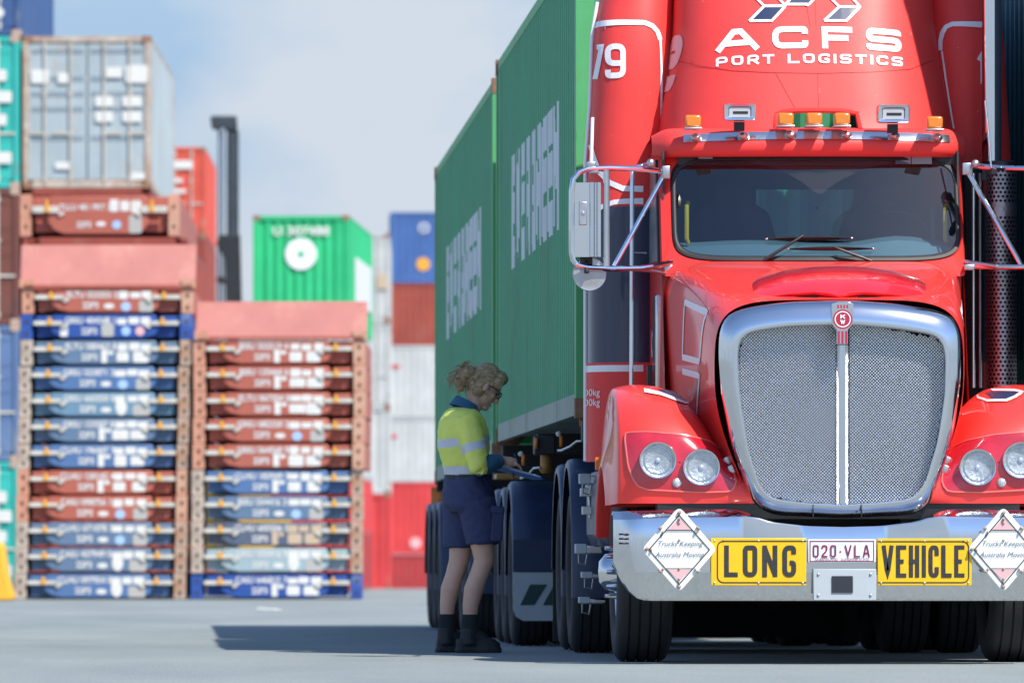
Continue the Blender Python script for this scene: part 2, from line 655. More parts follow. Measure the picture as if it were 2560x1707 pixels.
g_m = bpy.data.materials.new('yard_pavement')
g_m.use_nodes = True
n = g_m.node_tree.nodes
lk = g_m.node_tree.links.new
b = n['Principled BSDF']
tc = n.new('ShaderNodeTexCoord')
n1 = n.new('ShaderNodeTexNoise'); n1.inputs['Scale'].default_value = 0.35; n1.inputs['Detail'].default_value = 8; n1.inputs['Roughness'].default_value = 0.6
n2 = n.new('ShaderNodeTexNoise'); n2.inputs['Scale'].default_value = 38; n2.inputs['Detail'].default_value = 5; n2.inputs['Roughness'].default_value = 0.8
n3 = n.new('ShaderNodeTexVoronoi'); n3.inputs['Scale'].default_value = 55
mp1 = n.new('ShaderNodeMapping'); mp1.inputs['Scale'].default_value = (1.3, 0.3, 1); lk(tc.outputs['Object'], mp1.inputs['Vector']); lk(mp1.outputs['Vector'], n1.inputs['Vector']); lk(tc.outputs['Object'], n2.inputs['Vector']); lk(tc.outputs['Object'], n3.inputs['Vector'])
r1 = n.new('ShaderNodeValToRGB')
r1.color_ramp.elements[0].position = 0.33; r1.color_ramp.elements[1].position = 0.68
r1.color_ramp.elements[0].color = (0.195, 0.228, 0.226, 1); r1.color_ramp.elements[1].color = (0.272, 0.298, 0.288, 1)
r2 = n.new('ShaderNodeValToRGB')
r2.color_ramp.elements[0].position = 0.35; r2.color_ramp.elements[1].position = 0.72
r2.color_ramp.elements[0].color = (0.74, 0.74, 0.74, 1); r2.color_ramp.elements[1].color = (1.24, 1.24, 1.24, 1)
mm = n.new('ShaderNodeMixRGB'); mm.blend_type = 'MULTIPLY'; mm.inputs['Fac'].default_value = 1
lk(n1.outputs['Fac'], r1.inputs['Fac']); lk(n2.outputs['Fac'], r2.inputs['Fac'])
lk(r1.outputs['Color'], mm.inputs['Color1']); lk(r2.outputs['Color'], mm.inputs['Color2'])
lk(mm.outputs['Color'], b.inputs['Base Color'])
b.inputs['Roughness'].default_value = 0.85
bp = n.new('ShaderNodeBump'); bp.inputs['Strength'].default_value = 0.5; bp.inputs['Distance'].default_value = 0.01
lk(n3.outputs['Distance'], bp.inputs['Height']); lk(bp.outputs['Normal'], b.inputs['Normal'])
mb = MB()
ys = [-400, -100, 0, 20, 30, 36, 40, 44, 48.5, 50, 52, 54, 56, 58, 60, 62, 64, 66, 68, 70, 72, 76, 80, 85, 90, 95, 100, 105, 111, 114, 117, 120, 126, 132, 140, 149,
      160, 170, 180, 190, 200, 215, 230, 245, 260, 280, 300, 315, 340, 370, 400, 800, 3000]
mb.grid([[Vector((x, y, gz(y))) for x in (-1500, -200, -40, 0, 40, 200, 1500)] for y in ys])
tag(mb.build('ground', g_m, smooth=60), kind='structure')

# a worn scrap of white paint on the pavement
mb = MB()
for k, (x0, x1, y0, y1) in enumerate(((588, 614, 1395.5, 1398.5), (606, 640, 1397.5, 1400.5), (630, 650, 1400, 1402.5))):
    pts = []
    for (x, y) in ((x0, y1), (x1, y1), (x1 - 6, y0), (x0 + 5, y0)):
        Y = (CAMH + 0.085) * F / (y - 1260)
        p = W(x, y, Y)
        pts.append(Vector((p.x, p.y, gz(p.y) + 0.004 + 0.002 * k)))
    mb.add(pts, [(0, 1, 2, 3)])
tag(mb.build('road_marking', M['label_w'], smooth=0, fixn=False), kind='structure')


# ------------------------------------------------------------------ shipping containers
CWID = 2.438
casting_mesh = None
def casting(parent, loc, m):
    mb = MB()
    mb.box((0, 0, 0), (0.178, 0.162, 0.118))
    return mb


def point_in_strokes(px, pz, paths, t):
    for p in paths:
        for a, b in zip(p, p[1:]):
            d = b - a
            k = max(0, min(1, ((px - a.x) * d.x + (pz - a.y) * d.y) / max(1e-9, d.length_squared)))
            if (px - a.x - d.x * k) ** 2 + (pz - a.y - d.y * k) ** 2 < t * t:
                return True
    return False


def corr_profile(L, y0, pitch=0.278, dep=0.036):
    """(y, inset) along a corrugated side"""
    out = [(y0, 0.0)]
    y = y0 + 0.05
    while y + pitch < L - y0:
        out += [(y, 0.0), (y + 0.068, dep), (y + 0.139, dep), (y + 0.207, 0.0)]
        y += pitch
    out.append((L - y0, 0.0))
    return out


def container(label, group, x, y, z, yaw, Lc, H, m, end='plain', frame_m=None, cast_m=None, side_text=None, text_m=None,
              far_cast=False, rx=0.0, name='shipping_container', rail_m=None, bars_m=None, hidden=False):
    """near end at local y=0, long axis +y, base at z=0"""
    root = empty(name, (x, y, z), yaw, label, 'container', group, rx)
    hw = CWID / 2
    fm = frame_m or m
    cm = cast_m or M['rustm']
    # frame: posts, rails, roof
    mb = MB()
    for sx in (-1, 1):
        for yy in (0.0, Lc):
            s = 1 if yy == 0 else -1
            mb.b2((sx * hw, yy, 0.118), (sx * (hw - 0.11), yy + s * 0.15, H - 0.118))
        mb.b2((sx * (hw - 0.01), 0.165, H - 0.085), (sx * (hw - 0.09), Lc - 0.165, H - 0.012))
    mb.b2((-hw + 0.092, 0.165, H - 0.05), (hw - 0.092, Lc - 0.165, H - 0.02))
    for yy, s in ((0.01, 1), (Lc - 0.01, -1)):
        mb.b2((-hw + 0.18, yy, H - 0.115), (hw - 0.18, yy + s * 0.11, H - 0.006))
        mb.b2((-hw + 0.18, yy, 0.012), (hw - 0.18, yy + s * 0.11, 0.16))
    mb.build('frame', fm, root)
    mb = MB()
    for sx in (-1, 1):
        mb.b2((sx * (hw - 0.008), 0.18, 0.02), (sx * (hw - 0.06), Lc - 0.18, 0.15))
    mb.b2((-hw + 0.07, 0.18, 0.06), (hw - 0.07, Lc - 0.18, 0.15))
    mb.build('bottom_rail', rail_m or fm, root)
    if not hidden:
        proto = None
        for yy in ((0.081 - 0.004, Lc - 0.081 + 0.004) if far_cast else (0.081 - 0.004,)):
            for sx in (-1, 1):
                for zz in (0.059, H - 0.059):
                    if proto is None:
                        proto = casting(root, None, cm).build('corner_casting', cm, root)
                        c = proto
                    else:
                        c = proto.copy(); COL.objects.link(c); c.parent = root
                    c.location = (sx * (hw - 0.089 + 0.004), yy, zz)
    # corrugated side walls
    prof = corr_profile(Lc, 0.14)
    z0, z1 = 0.145, H - 0.08
    for sx in (-1, 1):
        mb = MB()
        if side_text and sx == -1:
            paths, t, off_y, off_z, flip = side_text
            nz = int((z1 - z0) / 0.045)
            zs = [z0 + (z1 - z0) * k / nz for k in range(nz + 1)]
            rows = [[Vector((sx * (hw - 0.012 - d), yy, zz)) for yy, d in prof] for zz in zs]
            base = len(mb.v)
            mb.v += [p for r in rows for p in r]
            nn = len(prof)
            for i in range(nz):
                for j in range(nn - 1):
                    mb.f.append([i * nn + j, i * nn + j + 1, (i + 1) * nn + j + 1, (i + 1) * nn + j])
                    yc = (prof[j][0] + prof[j + 1][0]) / 2
                    zc = (zs[i] + zs[i + 1]) / 2
                    u = (off_y - yc)
                    mb.m.append(1 if point_in_strokes(u, zc - off_z, paths, t) else 0)
            mb.build('side_wall', [m, text_m], root, smooth=0)
        else:
            mb.grid([[Vector((sx * (hw - 0.012 - d), yy, zz)) for yy, d in prof] for zz in (z0, z1)])
            mb.build('side_wall', m, root, smooth=0)
    # near end
    if end == 'plain':
        mb = MB()
        pr = corr_profile(CWID, 0.09, 0.25, 0.045)
        mb.grid([[Vector((xx - hw, 0.03 + d, zz)) for xx, d in pr] for zz in (0.14, H - 0.1)])
        mb.build('end_wall', m, root, smooth=0)
    else:
        for sx in (-1, 1):
            mb = MB()
            xa, xb = sx * 0.012, sx * (hw - 0.1)
            mb.b2((xa, 0.035, 0.17), (xb, 0.08, H - 0.125))
            dr = mb.build('door', m, root, bevel=0.006)
            mb = MB()
            for zc in (0.33, 0.52, 0.62, 0.72, 0.90):
                mb.b2((xa + sx * 0.06, 0.026, H * zc - 0.045), (xb - sx * 0.06, 0.0348, H * zc + 0.045))
            mb.build('door_rib', fm if not bars_m else bars_m[1], dr)
            for xf in (0.28, 0.72):
                xc = xa + (xb - xa) * xf
                mb = MB()
                mb.tube([(xc, 0.0, 0.1), (xc, 0.0, H - 0.06)], 0.02, 8)
                for zz in (0.2, H * .36, H * .62, H - 0.2):
                    mb.box((xc, 0.012, zz), (0.09, 0.03, 0.06))
                hz = H * 0.36
                mb.box((xc + sx * 0.16, 0.004, hz), (0.34, 0.02, 0.045))
                mb.build('locking_bar', bars_m[0] if bars_m else M['bar'], dr)
    mb = MB()
    mb.b2((-hw + 0.1, Lc - 0.06, 0.15), (hw - 0.1, Lc - 0.03, H - 0.1))
    mb.build('far_end_wall', m, root)
    return root


def plate(parent, name, m, x, z, w, h, y=-0.004, th=0.004, round_=False):
    mb = MB()
    if round_:
        mb.prism([(x + w / 2 * math.cos(a), z + h / 2 * math.sin(a)) for a in [2 * math.pi * k / 24 for k in range(24)]], y, y + th)
    else:
        c = min(w, h) * 0.12
        mb.prism([(x - w / 2 + c, z - h / 2), (x + w / 2 - c, z - h / 2), (x + w / 2, z - h / 2 + c), (x + w / 2, z + h / 2 - c),
                  (x + w / 2 - c, z + h / 2), (x - w / 2 + c, z + h / 2), (x - w / 2, z + h / 2 - c), (x - w / 2, z - h / 2 + c)], y, y + th)
    return mb.build(name, m, parent, smooth=0)


def writing(parent, name, m, s, x, z, size, y=-0.004, **k):
    mb = MB()
    add_font(mb, s, size, lambda u, v: Vector((x + u, y, z + v)), **k)
    return mb.build(name, m, parent, smooth=0)


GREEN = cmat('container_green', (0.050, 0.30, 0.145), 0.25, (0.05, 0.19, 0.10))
GREEN_LIT = cmat('container_green_sunlit_frame', (0.09, 0.40, 0.15), 0.25, (0.20, 0.12, 0.05))  # lighter copy of the green, sunlight painted into the frame colour
RAILG = cmat('dirty_green_rail', (0.24, 0.31, 0.26), 0.3, (0.10, 0.09, 0.07))
LETTER = mat('worn_white_lettering', (0.62, 0.65, 0.67), 0.55, var=0.12, vscale=2)

# the two green containers on the road train
paths, tw = text_paths('EVERGREEN', 0.70, 0.82, 0.115, 0.12)
def green_box(label, x, y, z, rx, yaw, rail):
    Lc = 12.19
    off_y = Lc * 0.80
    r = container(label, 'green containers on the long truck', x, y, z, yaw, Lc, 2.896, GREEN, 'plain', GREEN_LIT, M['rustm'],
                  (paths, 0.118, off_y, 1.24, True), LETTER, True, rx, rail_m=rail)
    return r
C1X = 2.332 + CWID / 2
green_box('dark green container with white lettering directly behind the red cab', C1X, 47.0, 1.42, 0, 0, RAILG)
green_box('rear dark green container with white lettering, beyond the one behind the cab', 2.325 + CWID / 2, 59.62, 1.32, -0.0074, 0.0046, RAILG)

# dark teal container on the neighbouring lane, oversized to shade the truck
TEAL_D = cmat('container_dark_teal', (0.02, 0.075, 0.105), 0.1, (0.05, 0.06, 0.06))
container('dark teal container behind the perforated exhaust stack, beside the red truck', None, 5.37 + CWID / 2, 44.15, 1.70, 0, 12.19, 4.6, TEAL_D, 'plain',
          TEAL_D, TEAL_D, far_cast=True)
t = empty('container_trailer', (5.37 + CWID / 2, 44.15, 0), 0, 'dark trailer carrying the dark teal container beside the red truck', 'trailer')
mb = MB()
for sx in (-1, 1): mb.b2((sx * 0.9, -0.6, 1.18), (sx * 0.6, 12.4, 1.5))
for yy in (0.1, 6.0, 11.9): mb.b2((-1.2, yy, 1.5), (1.2, yy + 0.14, 1.695))
mb.build('frame', M['chassis'], t)
for k in range(2):
    mb = MB()
    mb.b2((-1.2, 1.2 + k * 1.5, 1.23 - 0.0), (-0.92, 1.28 + k * 1.5, 1.33))
    mb.b2((-1.21, -0.2, 1.28 + 0.17 * (k - 0.5) * 2), (-1.18, 6.8, 1.36 + 0.17 * (k - 0.5) * 2))
    mb.build('side_bar', M['alu'], t)
def wheel_mesh(w=0.28, r=0.52, dual=False, seg=40):
    """tyre lathe about X, centred on its width"""
    h = w / 2
    prof = [(-h * .72, r * .60), (-h * .92, r * .66), (-h, r * .80), (-h * .97, r * .90), (-h * .86, r * .965), (-h * .74, r * .99)]
    g = 4
    for k in range(g):
        c = -h * .55 + (2 * h * .55) * k / (g - 1)
        e = w * 0.018
        prof += [(c - e - .001, r), (c - e, r * .974), (c + e, r * .974), (c + e + .001, r)]
    prof += [(h * .74, r * .99), (h * .86, r * .965), (h * .97, r * .90), (h, r * .80), (h * .92, r * .66), (h * .72, r * .60)]
    return prof
def add_wheel(parent, x, y, z, w=0.28, r=0.50, origin=(0, 0, 0), side=-1, rim_m=None, rim=True, k=1.0):
    o = Vector((x, y, z)) - Vector(origin)
    wr = bpy.data.objects.new('wheel', None); COL.objects.link(wr); wr.parent = parent; wr.location = o
    mb = MB(); mb.lathe(wheel_mesh(w, r), (0, 0, 0), 'X', 44); mb.build('tyre', M['tyre'], wr, smooth=50)
    if rim:
        s = side
        mb = MB()
        mb.lathe([(s * w * .36, r * .61), (s * w * .42, r * .585), (s * w * .30, r * .50), (s * w * .22, r * .40), (s * w * .36 * k, r * .30), (s * w * .42 * k, r * .2), (s * w * (.42 + .18 * (k == 1)), r * .18), (s * w * (.43 + .21 * (k == 1)), r * .02)], (0, 0, 0), 'X', 32)
        mb.build('rim', rim_m or M['chrome_sat'], wr, smooth=40)
    return wr
for yy in (8.4, 9.7):
    add_wheel(t, -0.9, yy, 0.5, 0.3, 0.5)
    add_wheel(t, 0.9, yy, 0.5, 0.3, 0.5, side=1)
mb = MB()
for yy in (8.4, 9.7): mb.b2((-0.7, yy - 0.08, 0.42), (0.7, yy + 0.08, 0.58))
for sx in (-1, 1): mb.b2((sx * 0.62, 8.2, 0.58), (sx * 0.72, 9.9, 1.18))
mb.build('axle', M['chassis'], t)

# ------------------------------------------------------------------ folded flat racks (two tall stacks)
RACKW = 2.438
RACK_COL = {
    'red': cmat('rack_red', (0.410, 0.107, 0.070), 0.22, (0.42, 0.22, 0.15)),
    'blue': cmat('rack_blue', (0.074, 0.156, 0.328), 0.2, (0.22, 0.25, 0.28)),
    'bright': cmat('rack_bright_blue', (0.016, 0.070, 0.295), 0.1, (0.15, 0.2, 0.35)),
    'slate': cmat('rack_slate_blue', (0.107, 0.176, 0.279), 0.3, (0.25, 0.26, 0.25)),
    'pale': cmat('rack_pale_blue', (0.131, 0.246, 0.344), 0.25, (0.32, 0.38, 0.38)),
    'ice': cmat('rack_ice_blue', (0.312, 0.410, 0.435), 0.3, (0.3, 0.4, 0.42)),
    'tan': cmat('rack_blue_with_tan', (0.082, 0.107, 0.164), 0.45, (0.36, 0.27, 0.2)),
}
POST_COL = {'red': M['orange_post'], 'bright': RACK_COL['bright']}
PINK = cmat('faded_red_panel', (0.40, 0.145, 0.12), 0.3, (0.46, 0.21, 0.17))
MARK = mat('white_marking', (0.62, 0.62, 0.6), 0.5)

def rack(label, group, x, y, z, yaw, kind, h, code, lay, big=False, Lc=6.06):
    root = empty('flat_rack', (x, y, z), yaw, label, 'flat rack', group)
    m = RACK_COL[kind]
    pm = POST_COL.get(kind, M['greyrust'])
    hw = RACKW / 2
    mb = MB()
    mb.b2((-hw + 0.23, 0.14, h * 0.12), (hw - 0.23, Lc - 0.1, h * 0.62))
    mb.b2((-hw + 0.02, 0.75, h * 0.62 + 0.002), (hw - 0.02, Lc - 0.1, h * 0.99))
    for sx in (-1, 1):
        mb.b2((sx * (hw - 0.02), 0.26, h * 0.06), (sx * (hw - 0.09), Lc - 0.26, h * 0.615))
    mb.build('deck', m, root)
    for sx in (-1, 1):
        mb = MB()
        pw = 0.175
        mb.b2((sx * hw, 0.0, 0.004), (sx * (hw - pw), 0.17, h - 0.004))
        po = mb.build('corner_post', pm, root, bevel=0.008)
        mb = MB()
        for zz in (0.24, 0.70):
            mb.prism([(sx * (hw - 0.088) + 0.022 * math.cos(a), h * zz + 0.034 * math.sin(a)) for a in [2 * math.pi * k / 10 for k in range(10)]], -0.004, 0.02)
        split_loose(mb.build('slot', M['slot_brown'], po, smooth=0))
    # rounded end panel
    mb = MB()
    e = 0.80
    mb.prism([(-e + .04, h * .96), (e - .10, h * .96), (e - .06, h * .62), (e - .04, h * .35), (e - .12, h * .14), (e - .30, h * .05), (-e + .26, h * .05),
              (-e + .10, h * .14), (-e, h * .34), (-e + .02, h * .6)], -0.012, 0.14)
    ep = mb.build('end_panel', m, root, bevel=0.02)
    # lit ledges and lock bars
    for sx in (-1, 1):
        mb = MB()
        mb.b2((sx * 1.0, 0.01, h * .72), (sx * 0.76, 0.2, h * .92))
        mb.build('ledge', m, root, bevel=0.01)
        mb = MB()
        mb.b2((sx * 1.03, -0.05, h * .56), (sx * 0.62, -0.015, h * .72))
        mb.box((sx * 0.585, -0.03, h * .53), (0.09, 0.03, 0.05), Matrix.Rotation(sx * 0.6, 3, 'Y'))
        lb = mb.build('lock_bar', M['bar'], root, bevel=0.006)
        mb = MB()
        mb.prism([(sx * .80 - .035, h * .58), (sx * .80 + .035, h * .58), (sx * .80 + .02, h * .86), (sx * .80 - .02, h * .86)], -0.075, -0.052)
        mb.build('latch', M['orange'], lb)
    mm = M['label_t'] if kind == 'tan' else M['label_w']
    y0 = -0.018
    writing(ep, 'marking', MARK, code, -0.22, h * .63, 0.125, y0, bold=0.004, sx=0.92)
    writing(ep, 'marking', MARK, '22P3', -0.24, h * .22, 0.125, y0, bold=0.004, sx=0.92)
    for k in range(3):
        plate(ep, 'label', mm, 0.225 + 0.165 * k + random.uniform(-.008, .008), h * (.72 + random.uniform(-.02, .02)), random.uniform(.13, .155), h * random.uniform(.22, .31), y0, 0.005)
    if lay == 0:
        plate(ep, 'label', M['label_w'], 0.02, h * .30, 0.15, 0.075, y0, 0.005, True)
        plate(ep, 'label', M['label_b'], 0.26, h * .28, 0.14, 0.13, y0, 0.005, True)
        plate(ep, 'label', M['label_g'], 0.545, h * .29, 0.20, h * .42, y0, 0.005)
    elif lay == 1:
        for xx, w_, z_, h_ in ((-.03, .085, .36, .5), (.06, .08, .50, .15)):
            plate(ep, 'label', mm, xx, h * z_, w_, h * h_, y0 + (0.001 if xx > 0 else 0), 0.005)
        plate(ep, 'label', mm, 0.245 + random.uniform(-.015, .01), h * .34, random.uniform(.17, .235), h * random.uniform(.34, .44), y0, 0.005)
        plate(ep, 'label', mm, 0.50 + random.uniform(-.02, .02), h * .34, random.uniform(.18, .24), h * random.uniform(.34, .44), y0, 0.005)
    elif lay == 2:
        plate(ep, 'label', M['label_w'], 0.02, h * .30, 0.15, 0.075, y0, 0.005, True)
        plate(ep, 'label', M['label_w'], 0.235, h * .40, 0.16, h * .62, y0 - 0.001, 0.005, True)
        plate(ep, 'label', M['label_g'], 0.52, h * .29, 0.24, h * .42, y0, 0.005)
    else:
        plate(ep, 'label', M['label_w'], -0.60, h * .34, 0.11, h * .42, y0, 0.005)
        plate(ep, 'label', M['label_g'], 0.02, h * .38, 0.18, h * .50, y0, 0.005)
        plate(ep, 'label', M['label_b'], 0.28, h * .34, 0.13, 0.13, y0, 0.005, True)
        plate(ep, 'label', M['pink'], 0.48, h * .34, 0.13, 0.13, y0, 0.005, True)
    return root


YST = 111.1
h1 = 0.3675
zb = gz(YST) + 0.002
DEST = {'red': 'faded red', 'bright': 'bright blue', 'slate': 'slate blue', 'blue': 'dull blue', 'pale': 'pale blue', 'ice': 'ice blue', 'tan': 'tan stained blue'}
stk1 = [('blue', 2, 'bottom rack of the taller stack, dull blue with a tall white label'),
        ('slate', 2, 'slate blue rack second from the ground in the taller stack'),
        ('slate', 0, 'slate blue rack directly under the two red racks of the taller stack'),
        ('red', 0, 'faded red rack with a round blue sticker, lower of two low in the taller stack'),
        ('red', 1, 'faded red rack resting under a blue one in the middle of the taller stack'),
        ('blue', 1, 'dull blue rack resting on the upper of the two red racks, taller stack'),
        ('slate', 1, 'slate blue rack just under the pale blue one in the taller stack'),
        ('pale', 2, 'pale blue rack halfway up the taller stack'),
        ('blue', 0, 'dull blue rack just above the pale blue one in the taller stack'),
        ('slate', 1, 'slate blue rack just under the bright blue one in the taller stack'),
        ('bright', 3, 'bright blue rack second from the top of the taller stack'),
        ('red', 0, 'topmost faded red rack of the taller stack, under the pink panel')]
codes = ['CLHU 480236 1', 'FLTU 402361 8', 'CLHU 111802 5', 'GRIU 022240 4', 'FLTU 661204 7', 'BSIU 702219 3']
def rcode():
    return random.choice(('CLHU', 'FLTU', 'GRIU', 'BSIU', 'CAIU')) + ' %06d %d' % (random.randint(22000, 799999), random.randint(0, 9))
for i, (k, lay, lb) in enumerate(stk1):
    rack(lb, 'folded flat racks in the taller stack', -1.232 + 0.0085 * i + random.uniform(-.012, .012), YST + random.uniform(0, .05), zb + i * h1,
         -0.0252, k, h1, rcode(), lay)
stk2 = [('bright', 1, 'bottom bright blue rack of the shorter stack'),
        ('ice', 2, 'ice blue rack second from the ground in the shorter stack'),
        ('tan', 1, 'tan stained blue rack third from the ground in the shorter stack'),
        ('slate', 0, 'slate blue rack above the tan stained one in the shorter stack'),
        ('blue', 1, 'dull blue rack just under the five red ones in the shorter stack'),
        ('red', 1, 'lowest of five faded red racks in the shorter stack'),
        ('red', 0, 'faded red rack with a round blue sticker in the shorter stack'),
        ('red', 1, 'middle one of five faded red racks in the shorter stack'),
        ('red', 1, 'second highest of five faded red racks in the shorter stack'),
        ('red', 1, 'topmost faded red rack of the shorter stack, under the pink panel')]
for i, (k, lay, lb) in enumerate(stk2):
    rack(lb, 'folded flat racks in the shorter stack', 1.268 + 0.0048 * i + random.uniform(-.01, .01), YST - 0.15 + random.uniform(0, .05), zb + i * h1,
         -0.042 if i > 4 else -0.0252, k, h1, rcode(), lay)

# half-raised end walls on top of the stacks
def end_wall(label, x, y, z, yaw, w, hgt):
    r = empty('folded_end_wall', (x, y, z), yaw, label, 'rack wall', 'half raised end walls on the rack stacks')
    mb = MB()
    tilt = R(38)
    dy, dz = math.sin(tilt) * hgt / math.cos(tilt) , hgt
    mb.add([(-w / 2, 0.02, 0.03), (w / 2, 0.02, 0.03), (w / 2, 0.02 + dy, dz), (-w / 2, 0.02 + dy, dz),
            (-w / 2, 0.14, 0.03), (w / 2, 0.14, 0.03), (w / 2, 0.14 + dy, dz), (-w / 2, 0.14 + dy, dz)],
           [(0, 1, 2, 3), (7, 6, 5, 4), (0, 4, 5, 1), (3, 2, 6, 7), (0, 3, 7, 4), (1, 5, 6, 2)])
    mb.build('panel', PINK, r, bevel=0.02)
    mb = MB()
    mb.b2((-w / 2 + 0.05, 0.0, 0.0), (w / 2 - 0.05, 0.25, 0.045))
    mb.build('hinge_beam', RACK_COL['red'], r)
    for sx in (-1, 1):
        mb = MB()
        mb.b2((sx * w / 2, 0.0, 0.001), (sx * (w / 2 - 0.2), 0.16, 0.12))
        mb.build('hinge', M['orange_post'], r)
        mb = MB()
        mb.b2((sx * (w / 2 - 0.06), dy * .9, -0.0), (sx * (w / 2 - 0.14), dy * .9 + 0.1, dz * .92))
        mb.build('strut', M['orange_post'], r)
    return r
end_wall('pink tilted end wall on top of the taller rack stack', -1.13, YST, zb + 12 * h1 + 0.002, -0.0252, 2.50, 0.63)
end_wall('pink tilted end wall on top of the shorter rack stack', 1.325, YST - 0.15, zb + 10 * h1 + 0.002, -0.042, 2.44, 0.55)

# yellow barrier at the left edge
mb = MB()
mb.prism([(-.42, 0), (.42, 0), (.42, .08), (.34, .34), (.29, .76), (.22, .82), (-.22, .82), (-.29, .76), (-.34, .34), (-.42, .08)], 0, 1.6)
bar = mb.build('safety_barrier', cmat('yellow_barrier', (0.80, 0.42, 0.03), 0.15, (0.3, 0.2, 0.05)), None, origin=(0, 0, 0), bevel=0.03)
bar.location = (-2.83, 108.4, gz(109))
tag(bar, 'yellow flared safety barrier on the ground beside the taller rack stack', 'barrier')

# ------------------------------------------------------------------ containers behind the stacks
BROWN = cmat('container_brown', (0.16, 0.05, 0.035), 0.25, (0.10, 0.05, 0.04))
REDOX = cmat('container_red_oxide', (0.30, 0.055, 0.035), 0.2, (0.30, 0.12, 0.08))
ORED = cmat('container_orange_red', (0.62, 0.085, 0.05), 0.12, (0.5, 0.2, 0.15))
GREYC = cmat('container_grey', (0.36, 0.42, 0.44), 0.3, (0.40, 0.32, 0.25))
GREYD = cmat('container_grey_rib', (0.22, 0.27, 0.30), 0.2, (0.3, 0.25, 0.2))
BLUEC = cmat('container_blue', (0.035, 0.085, 0.22), 0.12, (0.10, 0.14, 0.22))
BLUE2 = cmat('container_far_blue', (0.05, 0.12, 0.32), 0.1, (0.1, 0.15, 0.3))
LBLUE = cmat('container_worn_blue', (0.10, 0.17, 0.32), 0.3, (0.2, 0.25, 0.3))
TEAL = cmat('container_teal', (0.03, 0.42, 0.36), 0.12, (0.1, 0.3, 0.26))
GREEN3 = cmat('container_bright_green', (0.02, 0.45, 0.17), 0.1, (0.1, 0.4, 0.2))
WHITEC = cmat('container_white', (0.50, 0.51, 0.49), 0.1, (0.40, 0.39, 0.37))
REDC = cmat('container_bright_red', (0.60, 0.045, 0.045), 0.08, (0.55, 0.12, 0.1))
DRED = cmat('container_dark_red', (0.38, 0.035, 0.035), 0.1, (0.35, 0.08, 0.06))
FR_RUST = M['greyrust']
BARS = (cmat('bar_beige', (0.50, 0.45, 0.38), 0.3), GREYD)

def col_z(y): return gz(y) + 0.003
YB = 149.0
gx = (200 - 430) * YB / F
yw = -0.034
z = col_z(YB)
lx = (45 - 430) * YB / F - CWID / 2
for k, (lb, m, H, e) in enumerate((
        ('teal container on the ground behind the yellow barrier', TEAL, 2.591, 'door'),
        ('worn blue container on top of the lowest teal one', LBLUE, 2.591, 'door'),
        ('brown container under the bright teal one beside the grey container', BROWN, 2.591, 'door'),
        ('bright teal container next to the grey container, at the same height', TEAL, 2.896, 'door'),
        ('dark blue container topmost above the bright teal one', BLUEC, 2.896, 'door'))):
    c = container(lb, 'containers in the column beside the grey one', lx + (0.03 if k == 4 else 0), YB, z, yw, 12.19, H, m, e, frame_m=m, cast_m=FR_RUST)
    if k in (0, 3):
        for q, zz in enumerate((0.2, 0.45, 0.60, 0.74)):
            plate(c, 'marking', M['label_w'], 0.85 - 0.1 * (q % 2), H * zz, 0.45, 0.22, -0.03, 0.01)
    if k == 4:
        plate(c, 'marking', M['label_w'], 0.75, H * 0.15, 0.3, 0.22, -0.03, 0.01, True)
        plate(c, 'marking', M['emblem_red'], 0.72, H * 0.62, 0.28, 0.4, -0.03, 0.01)
    z += H + 0.002
    if k == 2: zg = z
# column carrying the grey container
z = col_z(YB)
for k in range(3):
    container('red oxide container hidden behind the taller rack stack', 'support containers behind the taller rack stack', gx, YB, z, yw, 12.19, 2.591, REDOX, 'plain', hidden=True)
    z += 2.593
g = container('grey container with rusty frame and white door labels', None, gx, YB, z, yw, 12.19, 2.896, GREYC, 'door', frame_m=FR_RUST, cast_m=M['rustm'], bars_m=BARS)
for xx, zz, w_, h_ in ((-.88, .735, .34, .26), (-.45, .725, .2, .2), (.50, .76, .30, .2), (.92, .75, .42, .34), (.32, .57, .34, .20), (.84, .57, .36, .20),
                       (.32, .47, .34, .20), (.84, .47, .36, .20), (-.45, .15, .30, .14), (.95, .08, .26, .14)):
    plate(g, 'label', M['label_w'], xx * 1.02, 2.896 * zz, w_, h_, -0.006, 0.012)
# long flat rack under it, nearer
YF = 119.6
container('faded red container behind the taller rack stack, mostly hidden', 'support containers behind the taller rack stack', (229 - 430) * YF / F + 0.12, YF, col_z(YF), -0.0252, 12.19, 2.591, REDOX, 'plain', hidden=True)
container('faded red container behind the taller rack stack, below the long flat rack', 'support containers behind the taller rack stack', (229 - 430) * YF / F + 0.12, YF, col_z(YF) + 2.593, -0.0252, 12.19, 2.896, REDOX, 'plain', hidden=True)
rack('thick red flat rack lying under the grey container', None, (229 - 430) * YF / F, YF, col_z(YF) + 2.593 + 2.898, -0.0252, 'red', 0.648, 'TLLU 481 PRT 2', 0, Lc=12.19)

# tall orange-red column behind the grey container
YR = 230.0
xr = (472 - 430) * YR / F - CWID / 2
z = col_z(YR)
for k in range(5):
    m = ORED if k == 4 else REDOX
    lb = ('orange red container standing out above the rack stacks, behind the grey one' if k == 4 else
          ('red brown container directly below the orange red one' if k == 3 else 'red oxide container hidden in the tall far column'))
    c = container(lb, 'containers in the tall red column', xr, YR, z, -0.03, 12.19, 2.591, m, 'door' if k > 2 else 'plain', frame_m=m, hidden=k < 3)
    if k == 4:
        for zz, w_ in ((.80, 1.5), (.62, .9), (.50, 1.1), (.38, .8), (.26, .9)):
            plate(c, 'marking', M['label_w'], 0.1, 2.591 * zz, w_, .12 if zz < .7 else .25, -0.03, 0.01)
    z += 2.593

